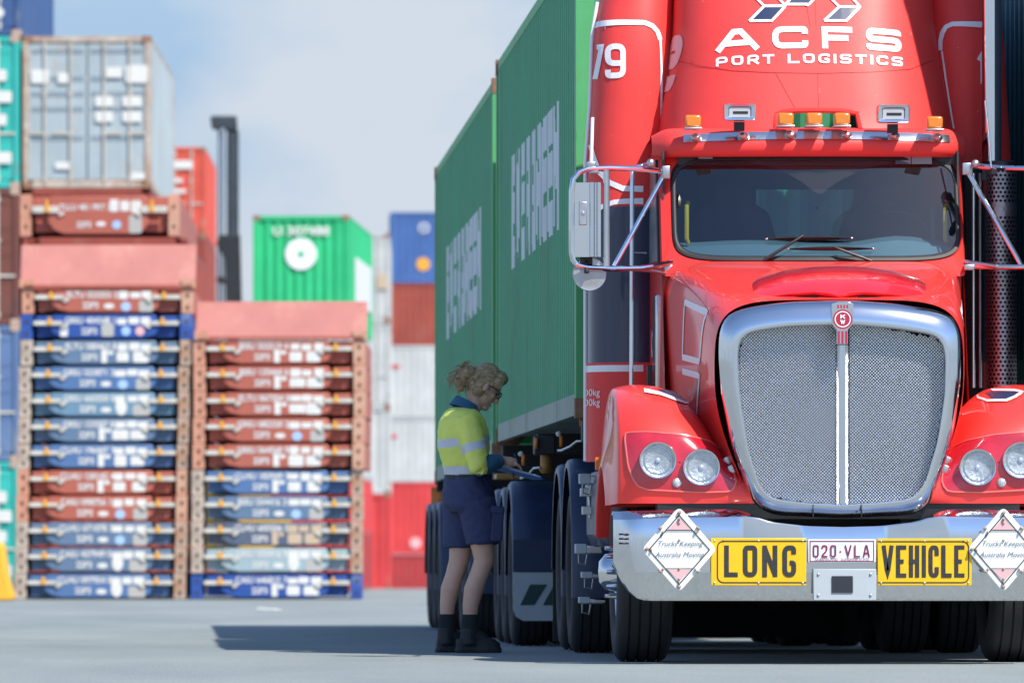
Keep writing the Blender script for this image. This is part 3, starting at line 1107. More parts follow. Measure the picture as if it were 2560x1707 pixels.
# green container with the white disc
YG = 198.0
xg = (691.5 - 430) * YG / F
z = col_z(YG)
gyaw = -0.072
for k, (lb, m, H) in enumerate((('low dark red half height container under the bright green one', DRED, 1.45), ('low bright red half height container under the bright green one', REDC, 1.45),
                                ('white container under the bright green one with the disc', WHITEC, 2.896), ('low white half height container directly beneath the bright green one', WHITEC, 0.80))):
    container(lb, None, xg, YG, z, gyaw, 12.19, H, m, 'plain', frame_m=m, hidden=True)
    z += H + 0.002
c = container('bright green container with a white disc, above the shorter rack stack', None, xg, YG, z, gyaw, 12.19, 2.896, GREEN3, 'plain', frame_m=GREEN3, cast_m=M['rustm'])
d = plate(c, 'emblem_disc', M['white'], 0, 1.92, 0.80, 0.80, 0.0, 0.03, True)
plate(d, 'emblem_hole', GREEN3, 0, 1.92, 0.16, 0.16, -0.012, 0.02, True)
writing(c, 'marking', M['label_w'], 'U 307488', 0, 2.40, 0.30, 0.0, bold=0.01, sx=1.2)
mb = MB(); mb.b2((CWID / 2 + 0.02, 3.0, 0.75), (CWID / 2 - 0.0, 11.2, 1.95))
mb.build('side_sign', M['white'], c)

# pale narrow column
YP = 262.0
xp = (896 - 430) * YP / F - CWID / 2
z = col_z(YP)
for k, (lb, m, H) in enumerate((('red container at the foot of the narrow pale column', REDC, 3.2), ('white container above the red one in the narrow pale column', WHITEC, 2.896),
                                ('pale container just below the topmost of the narrow column', WHITEC, 2.896),
                                ('pale container topmost of the narrow column between the green and blue ones', WHITEC, 2.9))):
    c = container(lb, 'containers in the narrow pale column', xp, YP, z, -0.03, 12.19, H, m, 'door' if k > 1 else 'plain', frame_m=m)
    if k == 3: plate(c, 'marking', M['label_t'], 0.95, 1.3, 0.35, 0.5, -0.03, 0.01)
    z += H + 0.003

# white and red pile at the back, long sides to the camera
def side_on(label, group, xl, y, z, H, m, frame=None):
    """container turned so that its long side faces the camera; xl = left end"""
    r = empty('shipping_container', (xl, y, z), 0, label, 'container', group)
    Lc = 12.19
    mb = MB()
    for xx in (0.0, Lc):
        s = 1 if xx == 0 else -1
        for yy in (0, CWID):
            q = 1 if yy == 0 else -1
            mb.b2((xx, yy, 0.005), (xx + s * 0.15, yy + q * 0.15, H - 0.003))
    for zz, hh in ((0.02, 0.15), (H - 0.1, 0.09)):
        mb.b2((0.152, 0.01, zz), (Lc - 0.152, 0.09, zz + hh))
        mb.b2((0.152, CWID - 0.09, zz), (Lc - 0.152, CWID - 0.01, zz + hh))
    mb.b2((0.03, 0.092, H - 0.04), (Lc - 0.03, CWID - 0.092, H - 0.015))
    mb.build('frame', frame or m, r)
    mb = MB()
    pr = corr_profile(Lc, 0.15)
    mb.grid([[Vector((xx, 0.02 + d, zz)) for xx, d in pr] for zz in (0.16, H - 0.09)])
    mb.grid([[Vector((xx, CWID - 0.02 - d, zz)) for xx, d in pr] for zz in (0.16, H - 0.09)])
    mb.build('side_wall', m, r, smooth=0)
    mb = MB()
    for xx in (0.05, Lc - 0.05): mb.b2((xx - 0.01, 0.15, 0.1), (xx + 0.01, CWID - 0.15, H - 0.05))
    mb.build('end_wall', m, r)
    return r
YW = 315.0
xl = (806 - 430) * YW / F
z = col_z(YW)
for lb, m, H, k in (('low dark red half height container on the ground at the back', DRED, 1.45, 0),
                    ('bright red container under the white ones at the back', REDC, 2.896, 1),
                    ('white container just above the bright red one at the back', WHITEC, 2.591, 2),
                    ('upper white container at the back under the red brown one', WHITEC, 2.896, 3)):
    c = side_on(lb, 'containers in the white and red pile', xl + (0.1 if k % 2 else 0), YW, z, H, m)
    if k == 1: plate(c, 'emblem_disc', M['pink'], 2.5, 0.45, 0.45, 0.45, 0.0, 0.03, True)
    if k >= 2:
        mb = MB()
        pth, _ = text_paths('7L', 0.5, 0.55, 0.07, 0.12)
        ribbon_mesh(mb, pth, 0.07, lambda u, v, l: Vector((0.75 + u, 0.012 - 0.002 * l, H * 0.68 + v)), 0.3)
        mb.build('marking', REDC, c, smooth=0)
    z += H + 0.003
zt = z
zb2 = z
YB2 = 318.0
for lb, m, H in (('red brown container on the white pile beside the green truck containers', REDOX, 2.591),
                 ('far blue container with an orange disc, beside the green truck containers', BLUE2, 2.896)):
    c = side_on(lb, 'containers on top of the white and red pile', (898 - 430) * YB2 / F, YB2 + 0.35, z, H, m)
    if m is BLUE2:
        plate(c, 'emblem_disc', M['orange'], 1.32, 0.78, 0.55, 0.55, 0.0, 0.03, True)
        d = plate(c, 'emblem_disc', M['label_w'], 1.35, 2.25, 0.42, 0.42, 0.0, 0.03, True)
        plate(d, 'emblem_hole', BLUE2, 1.35, 2.25, 0.26, 0.26, -0.012, 0.02, True)
    z += H + 0.003

# mast of a container handler behind the stacks
YM = 180.0
DK = mat('mast_grey', (0.035, 0.045, 0.055), 0.5, var=0.3, vscale=2)
MS = mat('mast_steel', (0.18, 0.22, 0.27), 0.35, metal=0.5)
xm = (530 - 430) * YM / F
hm = empty('container_handler', (xm, YM, gz(YM)), 0, 'dark grey container handler with its tall mast raised behind the rack stacks', 'lift truck')
s = F / YM
def mz(y): return CAMH + (1260 - y) / s - gz(YM)
def mx(x): return (x - 530) / s
mb = MB(); mb.b2((mx(521), 0, 0.4), (mx(549), 0.35, mz(300))); mb.b2((mx(527), -0.03, 0.4), (mx(533), 0.0, mz(310))); mb.build('mast_beam', DK, hm, bevel=0.03)
mb = MB(); mb.b2((mx(500), 0.1, 0.4), (mx(507), 0.3, mz(298))); mb.b2((mx(510), 0.12, 0.4), (mx(515), 0.3, mz(298))); mb.build('lift_cylinder', MS, hm)
mb = MB(); mb.prism([(mx(483), mz(272)), (mx(486), mz(266)), (mx(544), mz(266)), (mx(546), mz(300)), (mx(518), mz(300)), (mx(512), mz(290)), (mx(505), mz(298)), (mx(487), mz(296))], -0.05, 0.4)
mb.build('crosshead', DK, hm, bevel=0.03)
mb = MB(); mb.prism([(mx(503), mz(540)), (mx(552), mz(540)), (mx(556), mz(700)), (mx(518), mz(700)), (mx(516), mz(590)), (mx(506), mz(575)), (mx(497), mz(560))], -0.2, 0.45)
mb.prism([(mx(497), mz(640)), (mx(505), mz(633)), (mx(520), mz(640)), (mx(520), mz(652)), (mx(500), mz(650))], -0.25, 0.1)
mb.build('carriage', M['chassis'], hm, bevel=0.02)
mb = MB(); mb.prism([(-1.4, .6), (1.4, .6), (1.4, 1.9), (.9, 2.2), (.7, 3.4), (-.7, 3.4), (-.9, 2.2), (-1.4, 1.9)], 0.6, 5.5); mb.build('body', M['yellow'], hm, bevel=0.05)
for sx in (-1, 1):
    for yy in (1.2, 4.7): add_wheel(hm, sx * 1.2, yy, 0.72, 0.5, 0.72, side=sx)



# ------------------------------------------------------------------ the red truck
CX = 3.60
TO = Vector((CX, 44.2, 0))
truck = empty('truck', TO, 0, 'red prime mover with chrome grille, big white lettering and LONG VEHICLE signs', 'truck')
def T(mb, name, m, parent=None, **k):
    return mb.build(name, m, parent or truck, origin=TO, **k)
def drape(bvh, x, z, off=0.004, y0=41.0, d=Vector((0, 1, 0))):
    h = bvh.ray_cast(Vector((x, y0, z)), d)
    if h[0] is None: return None
    nn = h[1]
    if nn.dot(d) > 0: nn = -nn
    return h[0] + nn * off
def drape_px(bvh, x, y, Y, off=0.004):
    p = W(x, y, Y)
    q = drape(bvh, p.x, p.z, off)
    if q is None:
        h = bvh.find_nearest(p)
        q = h[0] + h[1] * off if h[0] is not None else p
    return q
def strip(mb, pts, half, bvh, Y, off=0.004, step=6, mi=0, widths=None):
    """ribbon following photo-position points laid on a surface"""
    P = [Vector(p) for p in pts]
    q = [P[0]]
    for a, b in zip(P, P[1:]):
        n = max(1, int((b - a).length / step))
        q += [a + (b - a) * (k / n) for k in range(1, n + 1)]
    rows = []
    for i, c in enumerate(q):
        d = (q[min(i + 1, len(q) - 1)] - q[max(i - 1, 0)]).normalized()
        nn = Vector((-d.y, d.x))
        hh = half if not widths else widths[0] + (widths[1] - widths[0]) * i / (len(q) - 1)
        rows.append([drape_px(bvh, *(c + nn * hh), Y, off), drape_px(bvh, *c, Y, off), drape_px(bvh, *(c - nn * hh), Y, off)])
    mb.grid(rows, mi=mi)
def fill(mb, pts, bvh, Y, off=0.004, n=10, mi=0):
    """star-shaped patch laid on a surface"""
    P = [Vector(p) for p in pts]
    c = sum(P, Vector((0, 0))) / len(P)
    ring = []
    for a, b in zip(P, P[1:] + P[:1]):
        k = max(1, int((b - a).length / 8))
        ring += [a + (b - a) * (j / k) for j in range(k)]
    rows = [[drape_px(bvh, *(c + (p - c) * r), Y, off) for p in ring] for r in [0.02] + [(i + 1) / n for i in range(n)]]
    mb.grid(rows, True, mi)
def arcpts(cx, cy, r, a0, a1, n=8):
    return [(cx + r * math.cos(R(a0 + (a1 - a0) * k / n)), cy + r * math.sin(R(a0 + (a1 - a0) * k / n))) for k in range(n + 1)]
def sup(t, n):
    c, s = math.cos(t), math.sin(t)
    return math.copysign(abs(c) ** (2 / n), c), math.copysign(abs(s) ** (2 / n), s)

# ---- bumper
def lerp_tab(tab, x):
    if x <= tab[0][0]: return tab[0][1]
    for (a, va), (b, vb) in zip(tab, tab[1:]):
        if x <= b: return va + (vb - va) * (x - a) / (b - a)
    return tab[-1][1]
BT = [(0, .757), (.2, .762), (.40, .785), (.50, .825), (.56, .848), (.62, .853), (1.254, .842)]
BB = [(0, .35), (1.08, .35), (1.13, .365), (1.18, .41), (1.22, .48), (1.254, .545)]
def bumper_y(a): return 43.0 + 0.035 * (a / 1.25) ** 2 + (0.25 * ((a - 1.12) / .134) ** 2 * 0.5 if a > 1.12 else 0)
cols = sorted(set([round(-1.254 + 2.508 * k / 60, 4) for k in range(61)] + [-1.24, -1.2, 1.2, 1.24]))
rows = []
for dx in cols:
    a = abs(dx)
    zt, zb_, y = lerp_tab(BT, a), lerp_tab(BB, a), bumper_y(a)
    zc = max(.502, zb_ + 0.02)
    sl = 0.04 if a > .6 else 0.04 * max(0.0, (a - .45) / .15)
    rec = 0.0
    r = [(y + .22, zt - .02), (y + .09, zt), (y + .07, zt - .002), (y + .004, zt - sl - .003), (y, zt - sl - .01), (y - .004, (zt + zc) / 2),
         (y, zc + .004), (y + .004, zc - .002), (y + .03, (zc + zb_) / 2), (y + .055, zb_ + .012), (y + .07, zb_), (y + .2, zb_)]
    rows.append([Vector((CX + dx, q[0], q[1])) for q in r])
mb = MB(); mb.grid(rows)
bump = T(mb, 'bumper', M['chrome'], smooth=28)
# vents on the bumper corner
mb = MB()
for zz in (.665, .69, .715): mb.box((CX - 1.205, 43.06, zz), (.045, .03, .010))
split_loose(T(mb, 'bumper_slot', M['black'], bump))

def front_box(name, m, x0, x1, y0, y1, Y, th, parent, bevel=0.004):
    a, b = W(x0, y1, Y), W(x1, y0, Y)
    mb = MB(); mb.b2((a.x, Y, a.z), (b.x, Y + th, b.z))
    return T(mb, name, m, parent, bevel=bevel)
def on_plane(x0, y0, Y, k=1.0):
    """(u,v metres) measured from photo position, on a vertical plane at Y"""
    o = W(x0, y0, Y)
    return lambda u, v, l=0: Vector((o.x + u * k, Y - 0.001 * l, o.z + v * k))

# tow plate
tp = front_box('tow_plate', M['plate_grey'], 1868, 2013, 1306, 1378, 42.955, .05, bump)
mb = MB(); a, b = W(1911, 1360, 42.952), W(1959, 1322, 42.952)
mb.b2((a.x, 42.948, a.z), (b.x, 42.96, b.z)); T(mb, 'tow_socket', M['seat'], tp, smooth=0)
mb = MB()
for x in (1880, 2000):
    for y in (1318, 1366): mb.ball(W(x, y, 42.952), (.008, .006, .008), 8)
split_loose(T(mb, 'bolt', M['alu'], tp))
# number plate
npl = front_box('number_plate', M['placard'], 1856, 2012, 1238, 1291, 42.962, .02, bump)
mb = MB()
s = 418.8
pth, wd_ = text_paths('020.VLA', .037, .075, .0048, .0165, widths={'.': .4, 'V': 1.15, 'A': 1.15})
k = (1999 - 1868) / s / wd_
ribbon_mesh(mb, scaled(pth, k), .0048 * k, on_plane(1867, 1279, 42.9585), .02)
for (x0, x1, y0, y1) in ((1860, 2008, 1241, 1243), (1860, 2008, 1287, 1289), (1860, 1862, 1243, 1287), (2006, 2008, 1243, 1287)):
    a, b = W(x0, y1, 42.9595), W(x1, y0, 42.9595); mb.b2((a.x, 42.9595, a.z), (b.x, 42.9615, b.z))
add_font(mb, 'QUEENSLAND - SUNSHINE STATE', .0215, on_plane(1934, 1286.5, 42.9575), sx=.92)
T(mb, 'plate_writing', M['maroon'], npl, smooth=0)

def yellow_sign(word, x0, x1, y0, y1, Y, tx0, tx1, ty0, ty1, side):
    sg = front_box('long_vehicle_sign', M['yellow'], x0, x1, y0, y1, Y, .012, bump, bevel=.003)
    sg['label'] = 'yellow sign reading ' + word
    s = F / Y
    pth, wd_ = text_paths(word, .105, .20, .0165, .045, widths={'V': 1.15, 'O': 1.05, 'N': 1.1})
    ky = (ty1 - ty0) / s / .20
    kx = (tx1 - tx0) / s / wd_
    o = W(tx0, ty1, Y)
    mb = MB()
    ribbon_mesh(mb, scaled(pth, kx, ky), .0165 * (kx + ky) / 2, lambda u, v, l: Vector((o.x + u, Y - .002 - .0008 * l, o.z + v)), .03)
    # border line, rounded on the outer side
    m_ = 7
    if side < 0:
        path = [(x1 - 1, y0 + m_)] + [(x0 + m_ + 8 + 14, y0 + m_)] + arcpts(x0 + m_ + 22, y0 + m_ + 14, 14, -90, -180, 6) + arcpts(x0 + m_ + 22, y1 - m_ - 14, 14, 180, 90, 6) + [(x1 - 1, y1 - m_)]
    else:
        path = [(x0 + 1, y0 + m_)] + [(x1 - m_ - 14, y0 + m_)] + arcpts(x1 - m_ - 14, y0 + m_ + 14, 14, -90, 0, 6) + arcpts(x1 - m_ - 14, y1 - m_ - 14, 14, 0, 90, 6) + [(x0 + 1, y1 - m_)]
    q = [W(x, y, Y) for x, y in path]
    o0 = W(x0, y1, Y)
    ribbon_mesh(mb, [[Vector((p.x - o0.x, p.z - o0.z)) for p in q]], .0032, lambda u, v, l: Vector((o0.x + u, Y - .002, o0.z + v)), .2)
    T(mb, 'sign_writing', M['sign_black'], sg, smooth=0)
    mb = MB()
    for x in (x0 + 8, (x0 + x1) / 2, x1 - 8):
        for y in (y0 + 6, y1 - 6): mb.ball(W(x, y, Y - .002), (.0065, .004, .0065), 8)
    split_loose(T(mb, 'rivet', M['alu'], sg))
    return sg
yellow_sign('LONG', 1633, 1852, 1235, 1344, 42.95, 1664, 1828, 1251, 1325, -1)
yellow_sign('VEHICLE', 2016, 2232, 1236, 1344, 42.95, 2027, 2214, 1250, 1327, 1)

def diamond(cx, cy, Y, hw, hh):
    c = W(cx, cy, Y)
    s = F / Y
    a, b = hw / s, hh / s
    def rd(f, r):
        pts = [Vector((0, b * f)), Vector((a * f, 0)), Vector((0, -b * f)), Vector((-a * f, 0))]
        out = []
        for i in range(4):
            p0, p1, p2 = pts[i - 1], pts[i], pts[(i + 1) % 4]
            u, v = (p0 - p1).normalized() * r, (p2 - p1).normalized() * r
            for t in (0, .25, .5, .75, 1): out.append((p1 + u) * (1 - t) ** 2 + p1 * 2 * t * (1 - t) + (p1 + v) * t * t)
        return out
    mb = MB()
    mb.prism([(c.x + p.x, c.z + p.y) for p in rd(1.0, .035)], Y, Y + .022)
    d = T(mb, 'placard', M['placard'], bump, bevel=.004, smooth=0)
    mb = MB()
    pl = lambda dy: (lambda u, v, l=0: Vector((c.x + u, Y - dy - .0007 * l, c.z + v)))
    ring = [Vector((0, b * .80)), Vector((a * .80, 0)), Vector((0, -b * .80)), Vector((-a * .80, 0)), Vector((0, b * .80))]
    ribbon_mesh(mb, [ring], .0028, pl(.0035), .5)
    zz = b * .44
    for sg in (1, -1):
        ribbon_mesh(mb, [[Vector((-a * .36, sg * zz)), Vector((a * .36, sg * zz))]], .0024, pl(.0045), .5)
    T(mb, 'placard_line', M['sign_black'], d, smooth=0)
    mb = MB()
    for sg in (1, -1):
        mb.add([pl(.0022)(-a * .30, sg * (zz + .006)), pl(.0022)(a * .30, sg * (zz + .006)), pl(.0022)(0, sg * b * .73)], [(0, 1, 2)])
    T(mb, 'placard_triangle', M['pink'], d, smooth=0, fixn=False)
    mb = MB()
    add_font(mb, 'Trucks Keeping', .040, lambda u, v: pl(.0052)(u + .002, v + .020), shear=.35, sx=.98)
    add_font(mb, 'Australia Moving', .040, lambda u, v: pl(.0052)(u, v - .040), shear=.35, sx=.98)
    T(mb, 'placard_writing', M['placard_ink'], d, smooth=0)
    mb = MB()
    for (u, v) in ((0, .86), (-.5, .5), (.5, .5), (-.5, -.5), (.5, -.5), (-.86, .02), (0, -.86)):
        mb.box((c.x + u * a, Y - .007, c.z + v * b), (.022, .014, .014), Matrix.Rotation(R(45 if u * v > 0 else -45), 3, 'Y'))
        mb.box((c.x + u * a * .86, Y - .010, c.z + v * b * .86 - .006), (.009, .012, .016))
    for v in (.62, .22, -.44, -.68):
        mb.ball((c.x, Y - .006, c.z + v * b), (.007, .006, .008), 8)
    split_loose(T(mb, 'placard_clip', M['greyrust'], d))
    return d
diamond(1560, 1261.5, 42.93, 87, 99)
diamond(2305, 1261.5, 42.93, 84, 99)

# ---- hood
HS = [(43.285, 2.010, .690), (43.40, 2.045, .708), (43.7, 2.11, .735), (44.1, 2.175, .765), (44.5, 2.23, .800), (44.8, 2.265, .830), (45.02, 2.29, .852), (45.2, 2.295, .860)]
rows = []
for Y, zt, w in HS:
    half = []
    for k in range(13):
        t = R(90 * k / 12)
        a, b_ = sup(t, 5.0 + 5.0 * min(1, (Y - 43.28) / 1.2))
        half.append((w * a, 1.50 + (zt - 1.50) * b_))
    f_ = min(1, max(0, (Y - 43.28) / .6))
    low = [(.49 + f_ * (w * .95 - .49), .92), (.585 + f_ * (w * .97 - .585), 1.12), (.655 + f_ * (w * .99 - .655), 1.32)]
    hp = low + half
    pts = [Vector((CX + dx, Y, z)) for dx, z in hp] + [Vector((CX - dx, Y, z)) for dx, z in reversed(hp[:-1])]
    rows.append(pts)
mb = MB(); mb.grid(rows)
hood = T(mb, 'hood', M['red'], sub=2)
bake(hood)
BV_HOOD = bvh_of(hood, TO)

# radiator surround
OUT = [(1910, 690), (1962, 690), (2057, 697), (2145, 711), (2187, 725), (2201, 746), (2208, 778), (2207, 872), (2194, 978), (2173, 1055), (2142, 1143), (2128, 1168), (2092, 1182), (1934, 1189),
       (1776, 1182), (1737, 1164), (1720, 1136), (1678, 1020), (1656, 908), (1650, 820), (1651, 767), (1658, 742), (1674, 719), (1723, 704), (1811, 693)]
INN = [(1906, 748), (1966, 748), (2057, 756), (2145, 770), (2163, 785), (2170, 820), (2168, 908), (2152, 1013), (2124, 1108), (2096, 1143), (2022, 1152), (1934, 1157), (1846, 1152),
       (1776, 1143), (1748, 1119), (1720, 1031), (1702, 908), (1697, 820), (1699, 788), (1706, 774), (1727, 763), (1811, 751)]
def polar(poly, c, n=144, smooth=2):
    res = []
    for k in range(n):
        t = 2 * math.pi * k / n
        d = (math.cos(t), math.sin(t))
        best = 0
        for (x0, y0), (x1, y1) in zip(poly, poly[1:] + poly[:1]):
            ex, ey = x1 - x0, y1 - y0
            den = d[0] * ey - d[1] * ex
            if abs(den) < 1e-9: continue
            r = ((x0 - c[0]) * ey - (y0 - c[1]) * ex) / den
            u = ((x0 - c[0]) * d[1] - (y0 - c[1]) * d[0]) / den
            if -1e-6 <= u <= 1 + 1e-6 and r > best: best = r
        res.append(best)
    for _ in range(smooth):
        res = [(res[i - 1] + 2 * res[i] + res[(i + 1) % n]) / 4 for i in range(n)]
    return res
GC = (1934, 940)
ro, ri = polar(OUT, GC), polar(INN, GC)
NA = len(ro)
def ring_at(f, Y):
    """f=0 inner edge, 1 outer edge"""
    out = []
    for k in range(NA):
        t = 2 * math.pi * k / NA
        r = ri[k] + (ro[k] - ri[k]) * f
        out.append(W(GC[0] + r * math.cos(t), GC[1] + r * math.sin(t), Y + .045 * (r * math.cos(t) / 270) ** 2))
    return out
mb = MB()
mb.grid([ring_at(1.0, 43.33), ring_at(1.0, 43.21), ring_at(.97, 43.182), ring_at(.86, 43.160), ring_at(.66, 43.140), ring_at(.42, 43.125), ring_at(.20, 43.116), ring_at(.07, 43.118), ring_at(.0, 43.14), ring_at(0, 43.29)], True)
sur = T(mb, 'grille_surround', M['chrome'], smooth=60)
mb = MB()
for x in (1868, 1979):
    a, b = W(x - 1.2, 1187, 43.10), W(x + 1.2, 1158, 43.10)
    mb.b2((a.x, 43.098, a.z), (b.x, 43.13, b.z))
split_loose(T(mb, 'seam', M['black'], sur))
mb = MB()
c0 = W(GC[0], GC[1], 43.30)
mb.grid([[c0 + (p - c0) * 0.02 for p in ring_at(0, 43.30)], ring_at(0.35, 43.30)], True)
T(mb, 'radiator_core', M['void'], smooth=0)

# bright mesh, left and right
def grille_mesh(xa, xb):
    mb = MB()
    p = 0.0178
    hx = p * .5
    zmin, zmax = W(0, 1160, 43.22).z, W(0, 745, 43.22).z
    s = F / 43.22
    j = 0
    z = zmin
    while z < zmax:
        x = W(xa, 0, 43.22).x + (hx if j % 2 else 0)
        while x < W(xb, 0, 43.22).x:
            px = 430 + x * s
            py = 1260 - (z - CAMH) * s
            r = math.hypot(px - GC[0], py - GC[1])
            k = int((math.atan2(py - GC[1], px - GC[0]) % (2 * math.pi)) / (2 * math.pi) * NA) % NA
            if r < ri[k] + 2.5:
                Y = 43.215 + .045 * ((px - GC[0]) / 270) ** 2
                a = p * .41
                e1, e2 = random.uniform(-.0011, .0011), random.uniform(-.0011, .0011)
                c = Vector((x, Y, z))
                mb.add([c + Vector((-a, .004, a * .15)), c + Vector((-a * .15, .004, -a)), c + Vector((a, .004, -a * .15)), c + Vector((a * .15, .004, a)), c + Vector((e1, -.0042, -.0010 + e2))],
                       [(0, 1, 4), (1, 2, 4), (2, 3, 4), (3, 0, 4)])
            x += p
        z += p * .5
        j += 1
    return T(mb, 'grille_mesh', M['mesh'], smooth=0, fixn=False)
grille_mesh(1690, 1921)
grille_mesh(1951, 2175)
mb = MB()
rows = []
for y in (792, 900, 1000, 1100, 1160):
    hw = 13.5
    rows.append([W(1935 + hw * q, y, 43.21 - .035 * (1 - q * q)) for q in (-1, -.75, -.4, 0, .4, .75, 1)])
mb.grid(rows)
T(mb, 'centre_bar', M['chrome'])
# badge
Yb = 43.085
bc = lambda x, y, d=0: W(x, y, Yb - d)
mb = MB()
ol = [(1910, 696), (1925, 692), (1945, 692), (1961, 696), (1960, 716), (1958, 745), (1948, 757), (1948, 790), (1922, 790), (1922, 757), (1912, 745), (1910, 716)]
vs = [bc(*p) for p in ol]
mb.prism([(v.x, v.z) for v in vs], Yb, Yb + .07)
badge = T(mb, 'emblem', M['chrome'], bevel=.004)
mb = MB()
c = bc(1935.5, 733)
rr_ = 22.5 / (F / Yb)
mb.prism([(c.x + rr_ * math.cos(t), c.z + rr_ * math.sin(t)) for t in [2 * math.pi * k / 32 for k in range(32)]], Yb - .007, Yb + .001)
for x in (1926.5, 1935, 1943.5):
    a, b = bc(x - 2.6, 789), bc(x + 2.6, 760); mb.b2((a.x, Yb - .004, a.z), (b.x, Yb + .001, b.z))
for x in (1925, 1932, 1939, 1946):
    a, b = bc(x - 2, 708), bc(x + 2, 700); mb.b2((a.x, Yb - .004, a.z), (b.x, Yb + .001, b.z))
T(mb, 'emblem_disc', M['emblem_red'], badge, smooth=30)
mb = MB()
ringp = [Vector((17.5 / 418 * math.cos(t), 17.5 / 418 * math.sin(t))) for t in [2 * math.pi * k / 28 for k in range(29)]]
ribbon_mesh(mb, [ringp], .0028, lambda u, v, l: Vector((c.x + u, Yb - .0085, c.z + v)), .05)
for ch, v0 in (('K', .003), ('W', -.026)):
    pth, wd_ = text_paths(ch, .026, .023, .0032, .01)
    ribbon_mesh(mb, pth, .0032, lambda u, v, l: Vector((c.x + u - .013, Yb - .0095 - .0006 * l, c.z + v + v0)), .05)
T(mb, 'emblem_letter', M['decal'], badge, smooth=0)

# bug deflector standing on the hood
top = [(1672, 694), (1690, 672), (1740, 640), (1800, 622), (1868, 613), (1926, 611), (1985, 613), (2050, 622), (2110, 640), (2160, 672), (2180, 694)]
bot = [(1676, 699), (1700, 694), (1750, 690), (1810, 682), (1870, 678), (1926, 684), (1985, 678), (2045, 682), (2105, 690), (2155, 694), (2178, 699)]
def rs(poly, n):
    P = [Vector(p) for p in poly]
    d = [0]
    for a, b in zip(P, P[1:]): d.append(d[-1] + (b - a).length)
    out = []
    for k in range(n):
        t = d[-1] * k / (n - 1)
        i = max(j for j in range(len(d) - 1) if d[j] <= t + 1e-6)
        out.append(P[i] + (P[i + 1] - P[i]) * ((t - d[i]) / max(1e-9, d[i + 1] - d[i])))
    return out
NT = 45
tp_, bt_ = rs(top, NT), rs(bot, NT)
rows = []
for k in range(NT):
    u = 2 * k / (NT - 1) - 1
    back = drape_px(BV_HOOD, tp_[k].x, min(tp_[k].y + 6, 700), 44.0, .0)
    yb = 43.9 - .25 * u * u
    row = []
    for f, yy, lift in ((0, 43.42 + .16 * u * u, 0), (.02, 43.33 + .16 * u * u, 0), (.12, 43.315 + .16 * u * u, 0), (.35, 43.36 + .16 * u * u, 0), (.6, 43.47 + .14 * u * u, 0), (.82, 43.62 + .1 * u * u, 0), (.95, 43.78, 0), (1.0, 43.92, 0)):
        g = math.exp(-(u / .05) ** 2) * 5
        p = bt_[k] + (tp_[k] - bt_[k]) * f
        row.append(W(p.x, p.y + g * (1 - f), yy))
    rows.append(row)
mb = MB(); mb.grid(rows)
T(mb, 'bug_shield', M['red_gloss'], smooth=70)
mb = MB()
for xs in ((1730, 1880), (1970, 2120)):
    q = [xs[0] + (xs[1] - xs[0]) * k / 8 for k in range(9)]
    def yy_(x): return 690 - 7 * (1 - abs(x - 1926) / 250)
    rows = [[W(x, yy_(x) + d + 2, 43.317 + .16 * ((x - 1926) / 254) ** 2) for x in q] for d in (-6, 4)]
    mb.grid(rows)
split_loose(T(mb, 'shield_slot', M['void'], smooth=0))

# ---- fenders
ZQ = [0, .14, .36, .56, .78, .93, 1.0, .985, .86, .60, .34]
def fender(sg):
    def crown(v): return lerp_tab([(.42, 1.08), (.60, 1.16), (.68, 1.30), (.76, 1.44), (.86, 1.53), (1.0, 1.565), (1.12, 1.565), (1.2, 1.545), (1.3, 1.5)], v)
    rows = []
    V = [.42, .50, .57, .62, .67, .72, .80, .88, .96, 1.04, 1.12, 1.18, 1.205]
    def prof(v):
        yf = 43.262 + .05 * max(0, v - .75) + .9 * max(0, v - 1.0) ** 2 + (.35 * max(0, v - 1.12))
        zc = crown(v)
        ys_ = [yf + .02, yf, yf + .012, yf + .04, yf + .16, yf + .40, 44.05, 44.35, 44.68, 44.92, 45.05]
        return [(ys_[k], .885 + (zc - .885) * ZQ[k]) for k in range(len(ZQ))]
    for v in V:
        rows.append([Vector((CX + sg * v, y, z)) for y, z in prof(v)])
    last = prof(1.205)
    n = len(last)
    arch = []
    for k in range(n):
        t = R(145 - 125 * k / (n - 1))
        arch.append((44.2 - .0 + .60 * math.cos(t), .50 + .60 * math.sin(t)))
    arch[0] = (43.70, .875)
    arch[1] = (43.715, .93)
    for f, v in ((.03, 1.218), (.3, 1.232), (.65, 1.245), (.93, 1.268), (1.0, 1.272)):
        rows.append([Vector((CX + sg * v, last[k][0] + (arch[k][0] - last[k][0]) * f, last[k][1] + (arch[k][1] - last[k][1]) * f)) for k in range(n)])
    rows.append([Vector((CX + sg * 1.255, a[0], a[1] - .012)) for a in arch])
    rows.append([Vector((CX + sg * 1.16, a[0], a[1] - .006)) for a in arch])
    rows.append([Vector((CX + sg * .70, a[0], a[1])) for a in arch])
    mb = MB(); mb.grid(rows)
    f = T(mb, 'fender', M['red'], sub=2)
    bake(f)
    return f
fen_l, fen_r = fender(-1), fender(1)

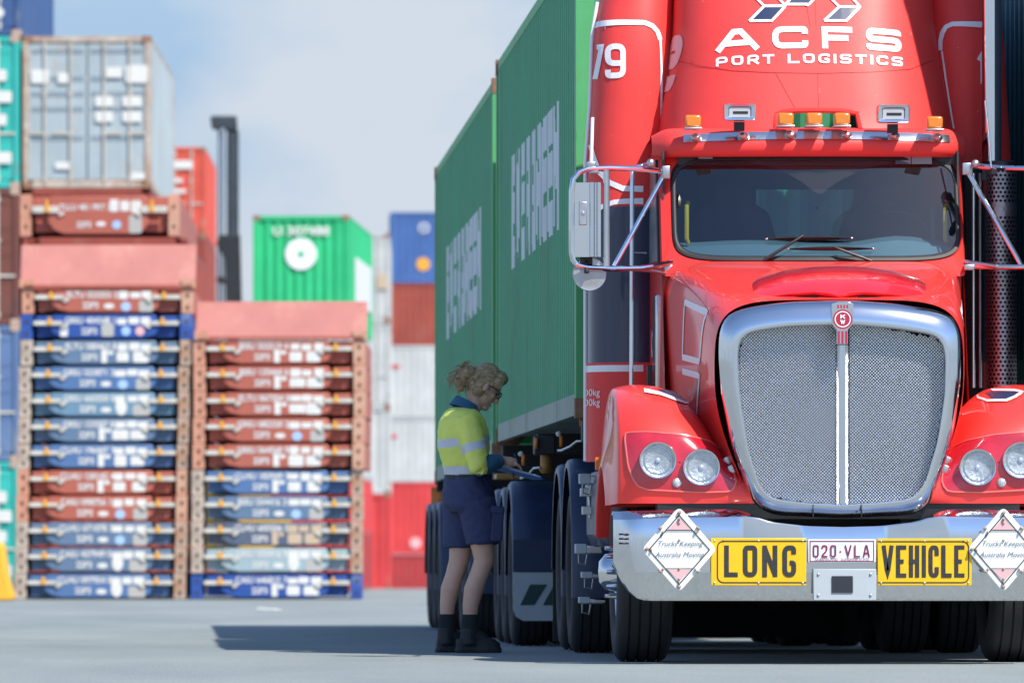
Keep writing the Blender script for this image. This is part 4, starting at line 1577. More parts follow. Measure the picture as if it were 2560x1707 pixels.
POD = [(1440, 996), (1448, 994), (1487, 993), (1569, 1000), (1628, 1014), (1650, 1026), (1664, 1043), (1684, 1087), (1688, 1108), (1684, 1120), (1675, 1129), (1604, 1130), (1487, 1124), (1466, 1116), (1455, 1102), (1444, 1068), (1438, 1010)]
def headlight(fen, mirror):
    bv = bvh_of(fen, TO)
    Yh = 43.35
    cxp = 430 + CX * F / Yh
    mp = (lambda x, y: (2 * cxp - x, y)) if mirror else (lambda x, y: (x, y))
    mb = MB()
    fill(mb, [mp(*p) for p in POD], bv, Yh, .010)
    pod = T(mb, 'headlight', M['pod_red_shaded'], smooth=60)
    # rim of the pod
    mb = MB()
    q = [mp(*p) for p in POD]; q.append(q[0])
    pts = [drape_px(bv, x, y, Yh, .008) for x, y in [tuple(v) for v in rs(q, 60)]]
    mb.tube(pts, .006, 6)
    T(mb, 'rim', M['pod_rim'], pod)
    for (x, y, rr) in ((1509.4, 1057.5, 43), (1608, 1074, 43)):
        x, y = mp(x, y)
        c = drape_px(bv, x, y, Yh, .012)
        r = rr * Yh / F
        for nm, m_, prof in (('lamp_bezel', M['chrome'], [(0.03, r * .98), (-.012, r * 1.0), (-.02, r * .97), (-.018, r * .90), (.005, r * .88)]),
                             ('lamp_reflector', M['reflector'], [(.0, r * .89), (.008, r * .7), (.013, r * .45), (.016, r * .2), (.016, .002)]),
                             ('lamp_lens', M['lens'], [(-.016, r * .89), (-.026, r * .7), (-.033, r * .4), (-.036, .002)])):
            mb = MB()
            mb.lathe([(a, q) for a, q in prof], c + Vector((0, -.022, 0)), 'Y', 36)
            T(mb, nm, m_, pod, smooth=60)
        mb = MB()
        mb.ball(c + Vector((0, -.012, 0)), (r * .14, .008, r * .14), 12)
        T(mb, 'lamp_bulb', M['bulb'], pod)
        mb = MB()
        mb.lathe([(-.012, r * .80), (-.020, r * .78), (-.020, r * .70), (-.010, r * .68)], c + Vector((0, -.0, 0)), 'Y', 36)
        T(mb, 'lamp_ring', M['alu'], pod, smooth=60)
    x, y = mp(1553, 1108)
    mb = MB(); mb.ball(drape_px(bv, x, y, Yh, .012), (.026, .014, .026), 14)
    T(mb, 'marker_lens', M['reflector'], pod)
    mb = MB()
    for (x, y) in ((1668, 1062), (1676, 1082)):
        x, y = mp(x, y)
        mb.box(drape_px(bv, x, y, Yh, .016), (.03, .02, .045), Matrix.Rotation(R(24 if mirror else -24), 3, 'Y'))
    split_loose(T(mb, 'latch', M['alu'], pod, bevel=.003))
    return bv
BV_FL = headlight(fen_l, False)
BV_FR = headlight(fen_r, True)

# decals on fender and hood flank
Yd = 43.95
mb = MB()
fill(mb, [(1507, 896), (1580, 900), (1594, 908), (1594, 916), (1586, 924), (1566, 927), (1548, 922)], BV_FL, Yd, .005, 6)
T(mb, 'flank_decal', M['decal_navy'], fen_l, smooth=0, fixn=False)
mb = MB()
strip(mb, [(1474, 900), (1510, 908), (1545, 922), (1566, 928), (1584, 926), (1592, 919)], 4, BV_FL, Yd, .008, widths=(5, 2))
T(mb, 'stripe', M['decal'], fen_l, smooth=0, fixn=False)
mb = MB()
fill(mb, [(2262, 903), (2310, 903), (2330, 906), (2300, 920), (2268, 922)], BV_FR, Yd, .005, 6)
T(mb, 'flank_decal', M['decal_navy'], fen_r, smooth=0, fixn=False)
mb = MB()
strip(mb, [(2243, 896), (2246, 915), (2256, 924), (2296, 924), (2316, 916), (2338, 904), (2322, 900), (2276, 898)], 2.6, BV_FR, Yd, .008)
T(mb, 'stripe', M['decal'], fen_r, smooth=0, fixn=False)
# flank outlines, laid on the hood side from the side
def side_strip(mb, pts, half, sg, off=.004):
    """pts in (Y, z) metres on the hood flank"""
    P = [Vector(p) for p in pts]
    q = [P[0]]
    for a, b in zip(P, P[1:]):
        n = max(1, int((b - a).length / .04)); q += [a + (b - a) * (k / n) for k in range(1, n + 1)]
    rows = []
    for i, c in enumerate(q):
        d = (q[min(i + 1, len(q) - 1)] - q[max(i - 1, 0)]).normalized()
        nn = Vector((-d.y, d.x)) * half
        r = []
        for e in (c + nn, c - nn):
            h = BV_HOOD.ray_cast(Vector((CX + sg * 2, e.x, e.y)), Vector((-sg, 0, 0)))
            r.append((h[0] + Vector((sg * off, 0, 0))) if h[0] is not None else Vector((CX + sg * .8, e.x, e.y)))
        rows.append(r)
    mb.grid(rows)
for sg in (-1, 1):
    mb = MB()
    side_strip(mb, [(43.75, 1.68), (43.62, 1.95), (44.35, 2.03), (44.4, 1.72)], .018, sg)
    side_strip(mb, [(43.75, 1.68), (44.4, 1.72)], .018, sg, .005)
    side_strip(mb, [(44.4, 1.64), (43.76, 1.60), (43.95, 1.36)], .018, sg)
    split_loose(T(mb, 'stripe', M['decal'], hood, smooth=0, fixn=False))

# ---- cab
WC = Vector((CX + .025, 0, 2.595))
def wy(dx, z): return 44.98 + .10 * (dx / .83) ** 2 + (z - 2.29) * .42
NW = 96
def ws_ring(r, off=0.0, hw=.829, hh=.307, n=7):
    out = []
    for k in range(NW):
        a, b_ = sup(2 * math.pi * k / NW, n)
        dx, z = a * hw * r, WC.z + b_ * hh * r
        out.append(Vector((WC.x + dx, wy(dx, z) + off, z)))
    return out
def ws_ring2(off, d):
    out = []
    for k in range(NW):
        a, b_ = sup(2 * math.pi * k / NW, 7)
        dx, z = a * (.829 + d), WC.z + b_ * (.307 + d)
        out.append(Vector((WC.x + dx, wy(dx, z) + off, z)))
    return out
mb = MB(); mb.grid([ws_ring(r) for r in (.01, .2, .4, .6, .8, .9, .97)], True)
wsc = T(mb, 'windscreen', M['wind'], smooth=80)
mb = MB(); mb.grid([ws_ring2(.012, -.028), ws_ring2(-.008, -.022), ws_ring2(-.011, -.011), ws_ring2(-.010, .0), ws_ring2(.02, .006)], True)
T(mb, 'window_seal', M['rubber'], wsc, smooth=70)
rect = []
for k in range(NW):
    a, b_ = sup(2 * math.pi * k / NW, 60)
    dx, z = a * .872 , 2.60 + b_ * .40
    rect.append(Vector((WC.x - .02 + dx, wy(dx, z) + .02, z)))
mb = MB(); mb.grid([ws_ring2(.02, -.005), ws_ring2(-.004, .01), rect, [p + Vector((0, .12, 0)) for p in rect]], True)
cab = T(mb, 'cab', M['red'], smooth=45)
# cab flanks, roof, back
for sg in (-1, 1):
    mb = MB()
    rows = []
    for z in (1.30, 1.7, 2.2, 2.6, 2.95, 3.03):
        rows.append([Vector((CX + sg * (.868 if z < 3 else .80) + sg * f * .035, wy(.87, z) + .03 + f * (46.2 - wy(.87, z) - .03), z)) for f in (0, .25, .5, .75, 1)])
    mb.grid(rows)
    dr = T(mb, 'door', M['red'], smooth=50)
    mb = MB()
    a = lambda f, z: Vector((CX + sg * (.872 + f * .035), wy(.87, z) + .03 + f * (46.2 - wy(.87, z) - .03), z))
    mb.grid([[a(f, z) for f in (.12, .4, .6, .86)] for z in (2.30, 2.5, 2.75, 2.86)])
    T(mb, 'door_window', M['sheen_glass'], dr)
    mb = MB()
    mb.tube([a(.10, 2.28) , a(.10, 2.88), a(.88, 2.88), a(.88, 2.28), a(.10, 2.28)], .012, 6)
    T(mb, 'window_frame', M['black'], dr)
    if sg < 0:
        mb = MB()
        o = a(.2, 1.78)
        add_font(mb, 'ACFS', .20, lambda u, v: Vector((o.x - .012 - .02 * 0, 46.1 - (u + .3) * .9, 1.76 + v)), bold=.01, align='LEFT')
        T(mb, 'door_writing', M['decal'], dr, smooth=0)
mb = MB()
ow = (CX - .25, CX + .39, 2.46, 2.75)
mb.b2((CX - .9, 46.17, 1.3), (ow[0], 46.2, 3.03)); mb.b2((ow[1], 46.17, 1.3), (CX + .9, 46.2, 3.03))
mb.b2((ow[0], 46.17, 1.3), (ow[1], 46.2, ow[2])); mb.b2((ow[0], 46.17, ow[3]), (ow[1], 46.2, 3.03))
T(mb, 'cab_back', M['red'])
mb = MB(); mb.b2((ow[0], 46.18, ow[2]), (ow[1], 46.186, ow[3])); T(mb, 'rear_window', glass_mat('rear_glass', (.85, .95, .97), 1), smooth=0)
# lining: inner walls, ceiling, floor
mb = MB()
for sg in (-1, 1): mb.b2((CX + sg * .845, 45.25, 1.5), (CX + sg * .855, 46.16, 2.93))
mb.b2((CX - .84, 45.27, 2.93), (CX + .84, 46.16, 2.945)); mb.b2((CX - .84, 45.1, 1.5), (CX + .84, 46.16, 1.52))
mb.b2((CX - .84, 46.15, 1.52), (ow[0], 46.165, 2.93)); mb.b2((ow[1], 46.15, 1.52), (CX + .84, 46.165, 2.93))
mb.b2((ow[0], 46.15, 1.52), (ow[1], 46.165, ow[2])); mb.b2((ow[0], 46.15, ow[3]), (ow[1], 46.165, 2.93))
T(mb, 'cab_lining', M['cabin'])
mb = MB(); mb.b2((CX - .862, 45.16, 1.25), (CX + .862, 45.19, 2.27)); T(mb, 'firewall', M['red'])
mb = MB(); a, b = W(1506, 900, 45.3), W(1535, 676, 45.3); mb.b2((a.x, 45.3, a.z), (b.x, 45.62, b.z)); ip = T(mb, 'intake_panel', M['chrome_sat'], bevel=.012)
mb = MB()
for q in range(3): mb.ball((a.x + .02 + .018 * q, 45.299, b.z - .03), (.005, .003, .005), 8)
split_loose(T(mb, 'bolt', M['black'], ip))
# dash
mb = MB()
rows = []
for dx in [-.80 + 1.6 * k / 16 for k in range(17)]:
    z = 2.40 + .045 * math.exp(-((dx - .52) / .22) ** 2) + .02 * math.exp(-((dx + .35) / .3) ** 2)
    rows.append([Vector((CX + dx, y, zz)) for y, zz in ((45.12 + .1 * (dx / .8) ** 2, 2.29), (45.20 + .08 * (dx / .8) ** 2, z - .03), (45.36, z), (45.52, z - .03), (45.55, z - .2), (45.5, 2.0))])
mb.grid(rows); T(mb, 'dashboard', M['dash'])
mb = MB(); mb.tube([Vector((CX + .52 + .20 * math.cos(t), 45.62 + .06 * math.sin(t), 2.45 + .15 * math.sin(t))) for t in [2 * math.pi * k / 24 for k in range(25)]], .014, 8); T(mb, 'steering_wheel', M['black'])
for dx in (-.42, .47):
    mb = MB()
    mb.prism([(CX + dx - .26, 1.9), (CX + dx + .26, 1.9), (CX + dx + .27, 2.42), (CX + dx + .22, 2.60), (CX + dx + .12, 2.66), (CX + dx + .11, 2.78), (CX + dx - .11, 2.78), (CX + dx - .12, 2.66), (CX + dx - .22, 2.60), (CX + dx - .27, 2.42)], 45.78, 45.92)
    mb.b2((CX + dx - .26, 45.5, 1.85), (CX + dx + .26, 45.8, 2.0))
    T(mb, 'seat', M['seat'], bevel=.03)
for x, y0, y1, m_ in ((1577, 472, 552, 'handle_y'), (2208 - 37, 478, 548, 'handle_y')):
    mb = MB(); mb.tube([W(x + 3, y0 - 6, 45.36), W(x, y0 + 3, 45.31), W(x, y1 - 3, 45.27), W(x + 3, y1 + 6, 45.28)], .014, 8); T(mb, 'grab_handle', M[m_])
for x0, x1, y0, y1, m_ in ((1604, 1637, 353, 365, 'plate_grey'), (2057, 2092, 354, 377, 'label_b'), (2094, 2140, 355, 377, 'label_b')):
    mb = MB(); a, b = W(x0, y1, 45.27), W(x1, y0, 45.27); mb.b2((a.x, 45.262, a.z), (b.x, 45.268, b.z)); T(mb, 'windscreen_sticker', mat('sticker_' + str(x0), (.22, .30, .32), .6), wsc)
mb = MB(); a, b = W(1556, 379, 45.3), W(2205, 352, 45.3); mb.b2((a.x, 45.29, a.z), (b.x, 45.31, b.z)); T(mb, 'sun_shade', M['black'])
# dust left where the blades do not reach
dm = bpy.data.materials.new('windscreen_dust'); dm.use_nodes = True
n_ = dm.node_tree.nodes; n_.clear()
o_ = n_.new('ShaderNodeOutputMaterial'); d_ = n_.new('ShaderNodeBsdfDiffuse'); t_ = n_.new('ShaderNodeBsdfTransparent'); x_ = n_.new('ShaderNodeMixShader')
d_.inputs['Color'].default_value = (.5, .5, .5, 1); x_.inputs['Fac'].default_value = .035
dm.node_tree.links.new(t_.outputs[0], x_.inputs[1]); dm.node_tree.links.new(d_.outputs[0], x_.inputs[2]); dm.node_tree.links.new(x_.outputs[0], o_.inputs['Surface'])
mb = MB()
lo = [(1700, 362), (1759, 379), (1790, 388), (1813, 398), (1845, 418), (1873, 441), (1884, 446), (1894, 441), (1918, 422), (1942, 408), (1972, 394), (2006, 382), (2060, 366)]
def wsp(x, y, d=.006):
    p = W(x, y, 45.1); return Vector((p.x, wy(p.x - WC.x, p.z) - d, p.z))
mb.grid([[wsp(x, 361 + (y - 361) * f) for x, y in lo] for f in (0, .5, 1)])
T(mb, 'dust_film', dm, wsc, smooth=60)
# wipers
def wiper(b0, b1, a0, a1):
    mb = MB()
    P = lambda x, y, d: W(x, y, wy((W(x, y, 45.1).x - WC.x), W(x, y, 45.1).z) - d)
    x0, y0 = b0; x1, y1 = b1
    n = 12
    rows = []
    for k in range(n + 1):
        f = k / n
        w = 1.2 + 4.2 * math.sin(math.pi * f) ** .8
        x, y = x0 + (x1 - x0) * f, y0 + (y1 - y0) * f
        rows.append([P(x, y - w, .03), P(x, y - w * .5, .05), P(x, y + w * .8, .03), P(x, y + w * .6, .02)])
    mb.grid(rows, True, caps=True)
    mb.tube([P(*a0, .03), P(a0[0] + (a1[0] - a0[0]) * .8, a0[1] + (a1[1] - a0[1]) * .8, .06), P(*a1, .055)], [.010, .008, .006], 8)
    w_ = T(mb, 'wiper', M['black'])
    mb = MB()
    for q in (b0, b1): mb.ball(P(*q, .03), (.012, .008, .007), 8)
    split_loose(T(mb, 'wiper_tip', M['alu'], w_))
wiper((1761, 549), (1956, 547), (1754, 598), (1845, 541))
wiper((1810, 572), (2005, 571), (2002, 599), (1915, 567))

# visor and roof lip
rows = []
for k in range(31):
    u = 2 * k / 30 - 1
    dx = .905 * u
    y = 45.125 + .12 * u * u + .22 * max(0, abs(u) - .9) * 10 * .6
    e = max(0, abs(u) - .93) / .07
    rows.append([Vector((CX - .005 + dx, yy, zz)) for yy, zz in ((45.42, 2.905), (y + .06, 2.892 + .01 * e), (y + .01, 2.897 + .015 * e), (y - .012, 2.93 + .01 * e), (y - .012, 2.965), (y - .006, 2.982), (y + .03, 3.03 - .01 * e), (y + .07, 3.058 - .03 * e), (y + .15, 3.066 - .05 * e), (45.45, 3.07 - .06 * e), (46.2, 3.06 - .06 * e))])
mb = MB(); mb.grid(rows)
vis = T(mb, 'visor', M['red_matt'], sub=1, smooth=60)
bake(vis)
BV_VIS = bvh_of(vis, TO)
mb = MB()
q = [1573 + (2186 - 1573) * k / 60 for k in range(61)]
def sy(x): return 311.5 - 2 + 6 * ((x - 1880) / 307) ** 2 + 1.5
rows = [[drape_px(BV_VIS, x, sy(x) + d, 45.1, .006) for d in (-9, -5, 0, 5, 9)] for x in q]
mb.grid(rows); st = T(mb, 'light_strip', M['chrome_sat'], smooth=60, fixn=False)
for x in (1600, 1709, 1817, 1945, 2055, 2155):
    c = drape_px(BV_VIS, x, sy(x), 45.1, .008)
    mb = MB(); mb.ball(c, (.036, .05, .026), 16); bl = T(mb, 'roof_lamp', M['alu'], st)
for x, y in ((1592.5, 277), (1805.5, 272), (1871, 272), (1935, 272), (2148, 280)):
    a, b = W(x - 18, y + 15, 45.04), W(x + 18, y - 13, 45.04)
    mb = MB()
    mb.b2((a.x, 45.04, a.z), (b.x, 45.16, b.z)); al = T(mb, 'marker_lamp', M['amber'], bevel=.012)
    mb = MB(); mb.b2((a.x - .006, 45.03, a.z - .012), (b.x + .006, 45.17, a.z - .001)); T(mb, 'lamp_base', M['alu'], al, bevel=.004)
for x0, x1, y0, y1 in ((1663, 1737, 237, 277), (2016, 2090, 239, 282)):
    a, b = W(x0, y1, 45.02), W(x1, y0, 45.02)
    mb = MB()
    rows = []
    for f, yy in ((1, 45.12), (1, 45.04), (.94, 45.025), (.72, 45.03), (.66, 45.045)):
        r = []
        for k in range(40):
            u, v = sup(2 * math.pi * k / 40, 8)
            r.append(Vector(((a.x + b.x) / 2 + u * f * (b.x - a.x) / 2, yy, (a.z + b.z) / 2 + v * (f if f > .9 else f - .06) * (b.z - a.z) / 2)))
        rows.append(r)
    mb.grid(rows, True); hb = T(mb, 'spot_lamp_cover', M['chrome'], smooth=40)
    mb = MB()
    cxx, czz = (a.x + b.x) / 2, (a.z + b.z) / 2
    mb.box((cxx, 45.042, czz), ((b.x - a.x) * .66, .008, (b.z - a.z) * .6)); T(mb, 'cover_plate', M['plate_grey'], hb)
    mb = MB(); mb.box((cxx + .004, 45.0365, czz - .003), ((b.x - a.x) * .46, .003, .014)); T(mb, 'cover_badge', M['chassis'], hb)
    mb = MB(); mb.box((cxx, 45.10, a.z - .03), (.06, .05, .05)); T(mb, 'bracket', M['black'], hb)

# roof fairing
FT = [(3.045, 45.22, .868), (3.10, 45.245, .862), (3.16, 45.27, .856), (3.30, 45.325, .832), (3.45, 45.385, .80), (3.65, 45.475, .775), (3.85, 45.57, .76), (4.05, 45.68, .74), (4.2, 45.79, .72), (4.3, 45.92, .70)]
NF = 56
def fair_pt(z, t, off=0):
    Yf, w = lerp_tab([(a, b) for a, b, c in FT], z), lerp_tab([(a, c) for a, b, c in FT], z)
    t = max(-math.pi / 2, min(math.pi / 2, t))
    s_, c_ = math.sin(t), math.cos(t)
    return Vector((CX + .02 + math.copysign(abs(s_) ** (2 / 3.0), s_) * w, 46.15 - (46.15 - Yf) * abs(c_) ** (2 / 3.0), z))
zs = [3.045, 3.07, 3.10, 3.13, 3.16, 3.19, 3.23] + [3.28 + (4.30 - 3.28) * k / 18 for k in range(19)]
mb = MB()
ts = [-math.pi / 2 + math.pi * k / NF for k in range(NF + 1)]
rows = [[fair_pt(z, t) for t in ts] for z in zs]
base = len(mb.v); mb.v += [p for r in rows for p in r]
nn = NF + 1
for i in range(len(rows) - 1):
    for j in range(NF):
        c = (rows[i][j] + rows[i][j + 1] + rows[i + 1][j]) / 3
        if abs(c.x - (CX + .035)) < .245 and c.z < 3.165 - .03 * (abs(c.x - CX - .035) > .215): continue
        mb.f.append([i * nn + j, i * nn + j + 1, (i + 1) * nn + j + 1, (i + 1) * nn + j]); mb.m.append(0)
mb.grid([[fair_pt(4.30, t) for t in ts], [Vector((CX + .02 + (fair_pt(4.3, t).x - CX - .02) * .6, 46.15, 4.36)) for t in ts]])
fair = T(mb, 'roof_fairing', M['red_matt'], smooth=50)
BV_F = bvh_of(fair, TO)
mb = MB()
for dz, lw in ((0, 1),):
    pts = [fair_pt(3.168, math.asin(max(-1, min(1, math.copysign(abs(u) ** 1.5, u)))), 0) + Vector((0, -.004, 0)) for u in [(-.27 + .58 * k / 16) for k in range(17)]]
    pts = [Vector((fair_pt(3.045, 0).x - .235 + .015, fair_pt(3.05, 0).y + .0, 3.05))] + [Vector((CX + .035 - .235 + .47 * k / 12, fair_pt(3.165, 0).y + .012 * abs(k - 6) / 6, 3.165 - .02 * (abs(k - 6) / 6) ** 4)) for k in range(13)] + [Vector((CX + .035 + .25, fair_pt(3.05, 0).y, 3.05))]
    mb.tube(pts, .016, 8)
T(mb, 'slot_edge', M['red'], fair)
# fairing lettering
def fair_text(word, x0, x1, y0, y1, t, gap, lw, lh, name='fairing_writing', curve=0.0, space=None, widths=None):
    pth, wd_ = text_paths(word, lw, lh, t, gap, space, widths)
    kx, ky = (x1 - x0) / wd_, (y1 - y0) / lh
    mb = MB()
    xm = (x0 + x1) / 2
    def place(u, v, l):
        x = x0 + u * kx
        y = y1 - v * ky + curve * ((x - xm) / ((x1 - x0) / 2)) ** 2
        return drape_px(BV_F, x, y, 45.5, .004 + .0008 * l)
    ribbon_mesh(mb, pth, t, place, .02)
    return T(mb, name, M['decal'], fair, smooth=0, fixn=False)
fair_text('ACFS', 1646, 2070, 62, 114, .044, .20, .52, .34, curve=8, widths={'A': 1.16, 'F': .86})
fair_text('PORT LOGISTICS', 1644, 2072, 127, 149, .017, .045, .145, .15, curve=6, space=.12)
# logo: outlined dark parallelograms and the rest of the mark above
def para(pts, inset=4.2):
    mb = MB(); fill(mb, pts, BV_F, 45.5, .004, 4); T(mb, 'logo_panel', M['decal_navy'], fair, smooth=0, fixn=False)
    mb = MB(); strip(mb, pts + [pts[0]], 3.0, BV_F, 45.5, .0065); T(mb, 'logo_outline', M['decal'], fair, smooth=0, fixn=False)
para([(1722, 49), (1757, 14), (1806, 14), (1773, 49)])
para([(1893, 49), (1929, 16), (1977, 16), (1944, 49)])
para([(1806, 10), (1826, -12), (1880, -12), (1860, 10)])
mb = MB()
for pl_ in ([(1757, 14), (1738, -6)], [(1806, 14), (1788, -6)], [(1929, 16), (1908, -6)], [(1977, 16), (1958, -6)], [(1849, 10), (1857, 13), (1874, -6)]):
    strip(mb, pl_, 2.6, BV_F, 45.5, .0075)
T(mb, 'logo_outline', M['decal'], fair, smooth=0, fixn=False)
# seams of the fairing panels
mb = MB()
strip(mb, [(1530, 118), (1571, 138), (1610, 152), (1680, 165), (1760, 170), (1880, 172), (2000, 168), (2090, 160), (2150, 135)], .8, BV_F, 45.5, .003)
strip(mb, [(1874, 172), (1874, 262)], .5, BV_F, 45.5, .003)
strip(mb, [(1778, 172), (1800, 215), (1822, 258)], .6, BV_F, 45.5, .003)
strip(mb, [(1874, 2), (1874, 60)], .5, BV_F, 45.5, .003)
strip(mb, [(1854, 4), (1858, 40), (1861, 58)], 1.2, BV_F, 45.5, .003)
T(mb, 'seam', mat('dark_red_seam', (.42, .015, .015), .5), fair, smooth=0, fixn=False)
# letter on the left flank of the fairing
mb = MB()
pth, _ = text_paths('e', .30, .34, .05, .1)
def pl_e(u, v, l):
    h = BV_F.ray_cast(Vector((CX - 2, 46.02 - u, 3.30 + v)), Vector((1, 0, 0)))
    return h[0] + h[1] * (.004 if h[1].x < 0 else -.004) if h[0] is not None else Vector((CX - .8, 46.02 - u, 3.3 + v))
ribbon_mesh(mb, pth, .045, pl_e, .02)
T(mb, 'fairing_writing', M['pink'], fair, smooth=0, fixn=False)

# side fairings behind the cab
def wing(sg):
    Z = [1.145, 1.3, 1.5, 1.711, 2.0, 2.3, 2.654, 2.9, 3.1, 3.3, 3.5, 3.7, 3.9, 4.05, 4.18, 4.28]
    rows = []
    for z in Z:
        o = lerp_tab([(1.1, 1.253), (2.9, 1.25), (3.25, 1.224), (3.6, 1.212), (3.75, 1.20), (3.88, 1.172), (4.05, 1.08), (4.2, .95), (4.28, .80)], z)
        i = .72
        pl_ = [(i, 46.10), (i + .06 * (o - i), 45.98), (i + .22 * (o - i), 45.87), (i + .48 * (o - i), 45.835), (i + .72 * (o - i), 45.85), (i + .88 * (o - i), 45.90), (i + .97 * (o - i), 45.98), (o, 46.08), (o + .006, 46.25)]
        back = max(0, z - 3.6) * .35
        rows.append([Vector((CX + sg * a, b_ + back * (1 if b_ < 46.2 else .3), z)) for a, b_ in pl_])
    mb = MB()
    n = len(rows[0])
    mb.v += [p for r in rows for p in r]
    for i in range(len(rows) - 1):
        for j in range(n - 1):
            mb.f.append([i * n + j, i * n + j + 1, (i + 1) * n + j + 1, (i + 1) * n + j])
            mb.m.append(1 if 1.70 < (Z[i] + Z[i + 1]) / 2 < 2.66 else 0)
    w = T(mb, 'side_fairing', [M['red_matt'], M['navy']], sub=1, smooth=60)
    bake(w)
    return w
wl, wr_ = wing(-1), wing(1)
BV_WL, BV_WR = bvh_of(wl, TO), bvh_of(wr_, TO)
YWG = 45.9
mb = MB()
strip(mb, [(1366, 53), (1420, 52), (1480, 53), (1498, 60), (1510, 73), (1516, 92)], 6, BV_WL, YWG, .005, widths=(7, 5))
strip(mb, [(1516, 92), (1518, 160), (1517, 296)], 2.6, BV_WL, YWG, .006)
strip(mb, [(1360, 330), (1366, 360), (1378, 395), (1400, 420), (1430, 434), (1476, 435)], 7, BV_WL, YWG, .005, widths=(4, 7))
strip(mb, [(1352, 500), (1365, 490), (1385, 474), (1410, 465), (1440, 463), (1476, 463)], 7, BV_WL, YWG, .005, widths=(4, 7))
strip(mb, [(1349, 846), (1400, 846), (1476, 846)], 7.5, BV_WL, YWG, .005)
T(mb, 'stripe', M['decal'], wl, smooth=0, fixn=False)
mb = MB()
sW = F / YWG
def dig(ch, x0, x1, y0, y1, bv, t, lw, lh, mbx):
    pth, wd_ = text_paths(ch, lw, lh, t, .02)
    def place(u, v, l):
        x = x0 + u / lw * (x1 - x0); y = y1 - v / lh * (y1 - y0)
        return drape_px(bv, x, y, YWG, .005 + .0008 * l)
    ribbon_mesh(mbx, pth, t, place, .02)
dig('9', 1391, 1437, 101, 181, BV_WL, .0165, .120, .205, mb)
dig('7', 1360, 1389, 101, 180, BV_WL, .0145, .085, .205, mb)
T(mb, 'fleet_number', M['decal'], wl, smooth=0, fixn=False)
mb = MB()
add_font(mb, '26500kg', .058, lambda u, v: drape_px(BV_WL, 1379 + u * sW * .72, 908 - v * sW, YWG, .005), align='RIGHT')
add_font(mb, '67000kg', .058, lambda u, v: drape_px(BV_WL, 1379 + u * sW * .72, 931 - v * sW, YWG, .005), align='RIGHT')
T(mb, 'side_writing', M['decal'], wl, smooth=0, fixn=False)
mb = MB()
mb.tube([Vector((CX - 1.258, 46.1, 1.15)), Vector((CX - 1.258, 46.1, 2.9)), Vector((CX - 1.232, 46.1, 3.25)), Vector((CX - 1.218, 46.12, 3.65)), Vector((CX - 1.185, 46.14, 3.85))], .011, 8)
T(mb, 'edge_trim', M['decal'], wl)
mb = MB()
strip(mb, [(2264, 58), (2210, 56), (2188, 56), (2174, 62), (2166, 76), (2162, 95), (2162, 116)], 6, BV_WR, YWG, .005, widths=(7, 4))
strip(mb, [(2165, 118), (2172, 180), (2184, 260), (2190, 296)], 1.8, BV_WR, YWG, .005)
T(mb, 'stripe', M['decal'], wr_, smooth=0, fixn=False)
mb = MB(); dig('1', 2240, 2272, 117, 194, BV_WR, .016, .08, .20, mb); T(mb, 'side_writing', M['decal'], wr_, smooth=0, fixn=False)

# ---- mirrors
def tubes(name, runs, m, parent=None, r=.018):
    mb = MB()
    for run in runs:
        rr = r
        if isinstance(run, tuple): run, rr = run
        mb.tube([W(x, y, Y) for x, y, Y in run], rr, 10)
    return T(mb, name, m, parent)
YM_ = 45.0
arm = tubes('mirror_arm', [([(1528, 394, 45.1), (1470, 388, 44.95), (1400, 386, 44.9), (1350, 388, 44.88), (1330, 396, 44.86), (1317, 412, 44.85), (1313, 440, 44.85), (1313, 580, 44.85), (1316, 596, 44.85), (1326, 608, 44.86), (1345, 614, 44.88), (1400, 617, 44.9), (1470, 616, 44.95), (1500, 611, 45.0), (1555, 600, 45.12)], .0165)], M['chrome'])
tubes('mirror_brace', [([(1527, 400, 45.08), (1410, 612, 44.92)], .014)], M['chrome'], arm)
tubes('mirror_brace', [([(1393, 392, 44.9), (1393, 612, 44.9)], .019)], M['chrome_sat'], arm)
tubes('mirror_brace', [([(1495, 376, 45.05), (1440, 388, 44.96)], .012)], M['chrome'], arm)
tubes('mirror_brace', [([(1440, 618, 44.95), (1500, 622, 45.02), (1550, 634, 45.12)], .010)], M['chrome_sat'], arm)
mb = MB(); mb.ball(W(1495, 374, 45.0), (.024, .024, .024), 14); mb.box(W(1530, 396, 45.08), (.045, .05, .075)); mb.box(W(1540, 616, 45.1), (.07, .05, .04)); split_loose(T(mb, 'mirror_joint', M['alu'], arm, bevel=.006))
mb = MB()
for xs in ((1358, 378), (1364, 392)): mb.box(W(*xs, 44.9), (.05, .05, .035))
split_loose(T(mb, 'clamp', M['alu'], arm, bevel=.006))
a, b = W(1318, 590, 44.86), W(1381, 419, 44.86)
mb = MB()
rows = []
for z in (a.z, b.z):
    rows.append([Vector((a.x + (b.x - a.x) * f, y, z)) for f, y in ((0, 44.93), (0, 44.89), (.05, 44.87), (.56, 44.87), (.60, 44.84), (.72, 44.835), (.78, 44.86), (.82, 44.86), (.86, 44.84), (.98, 44.85), (1, 44.95))])
mb.grid(rows)
mb.b2((a.x, 44.90, a.z + .002), (b.x, 44.97, b.z - .002))
mir = T(mb, 'mirror', M['chrome'], smooth=35)
a, b = W(1330, 517, 44.86), W(1348, 463, 44.86)
mb = MB(); mb.b2((a.x, 44.85, a.z), (b.x, 44.868, b.z)); mp_ = T(mb, 'mirror_plate', M['alu'], mir, bevel=.004)
mb = MB(); mb.ball(((a.x + b.x) / 2, 44.848, (a.z + b.z) / 2), (.012, .006, .012), 10); T(mb, 'bolt', M['chrome_sat'], mp_)
c = W(1355, 629, 44.9)
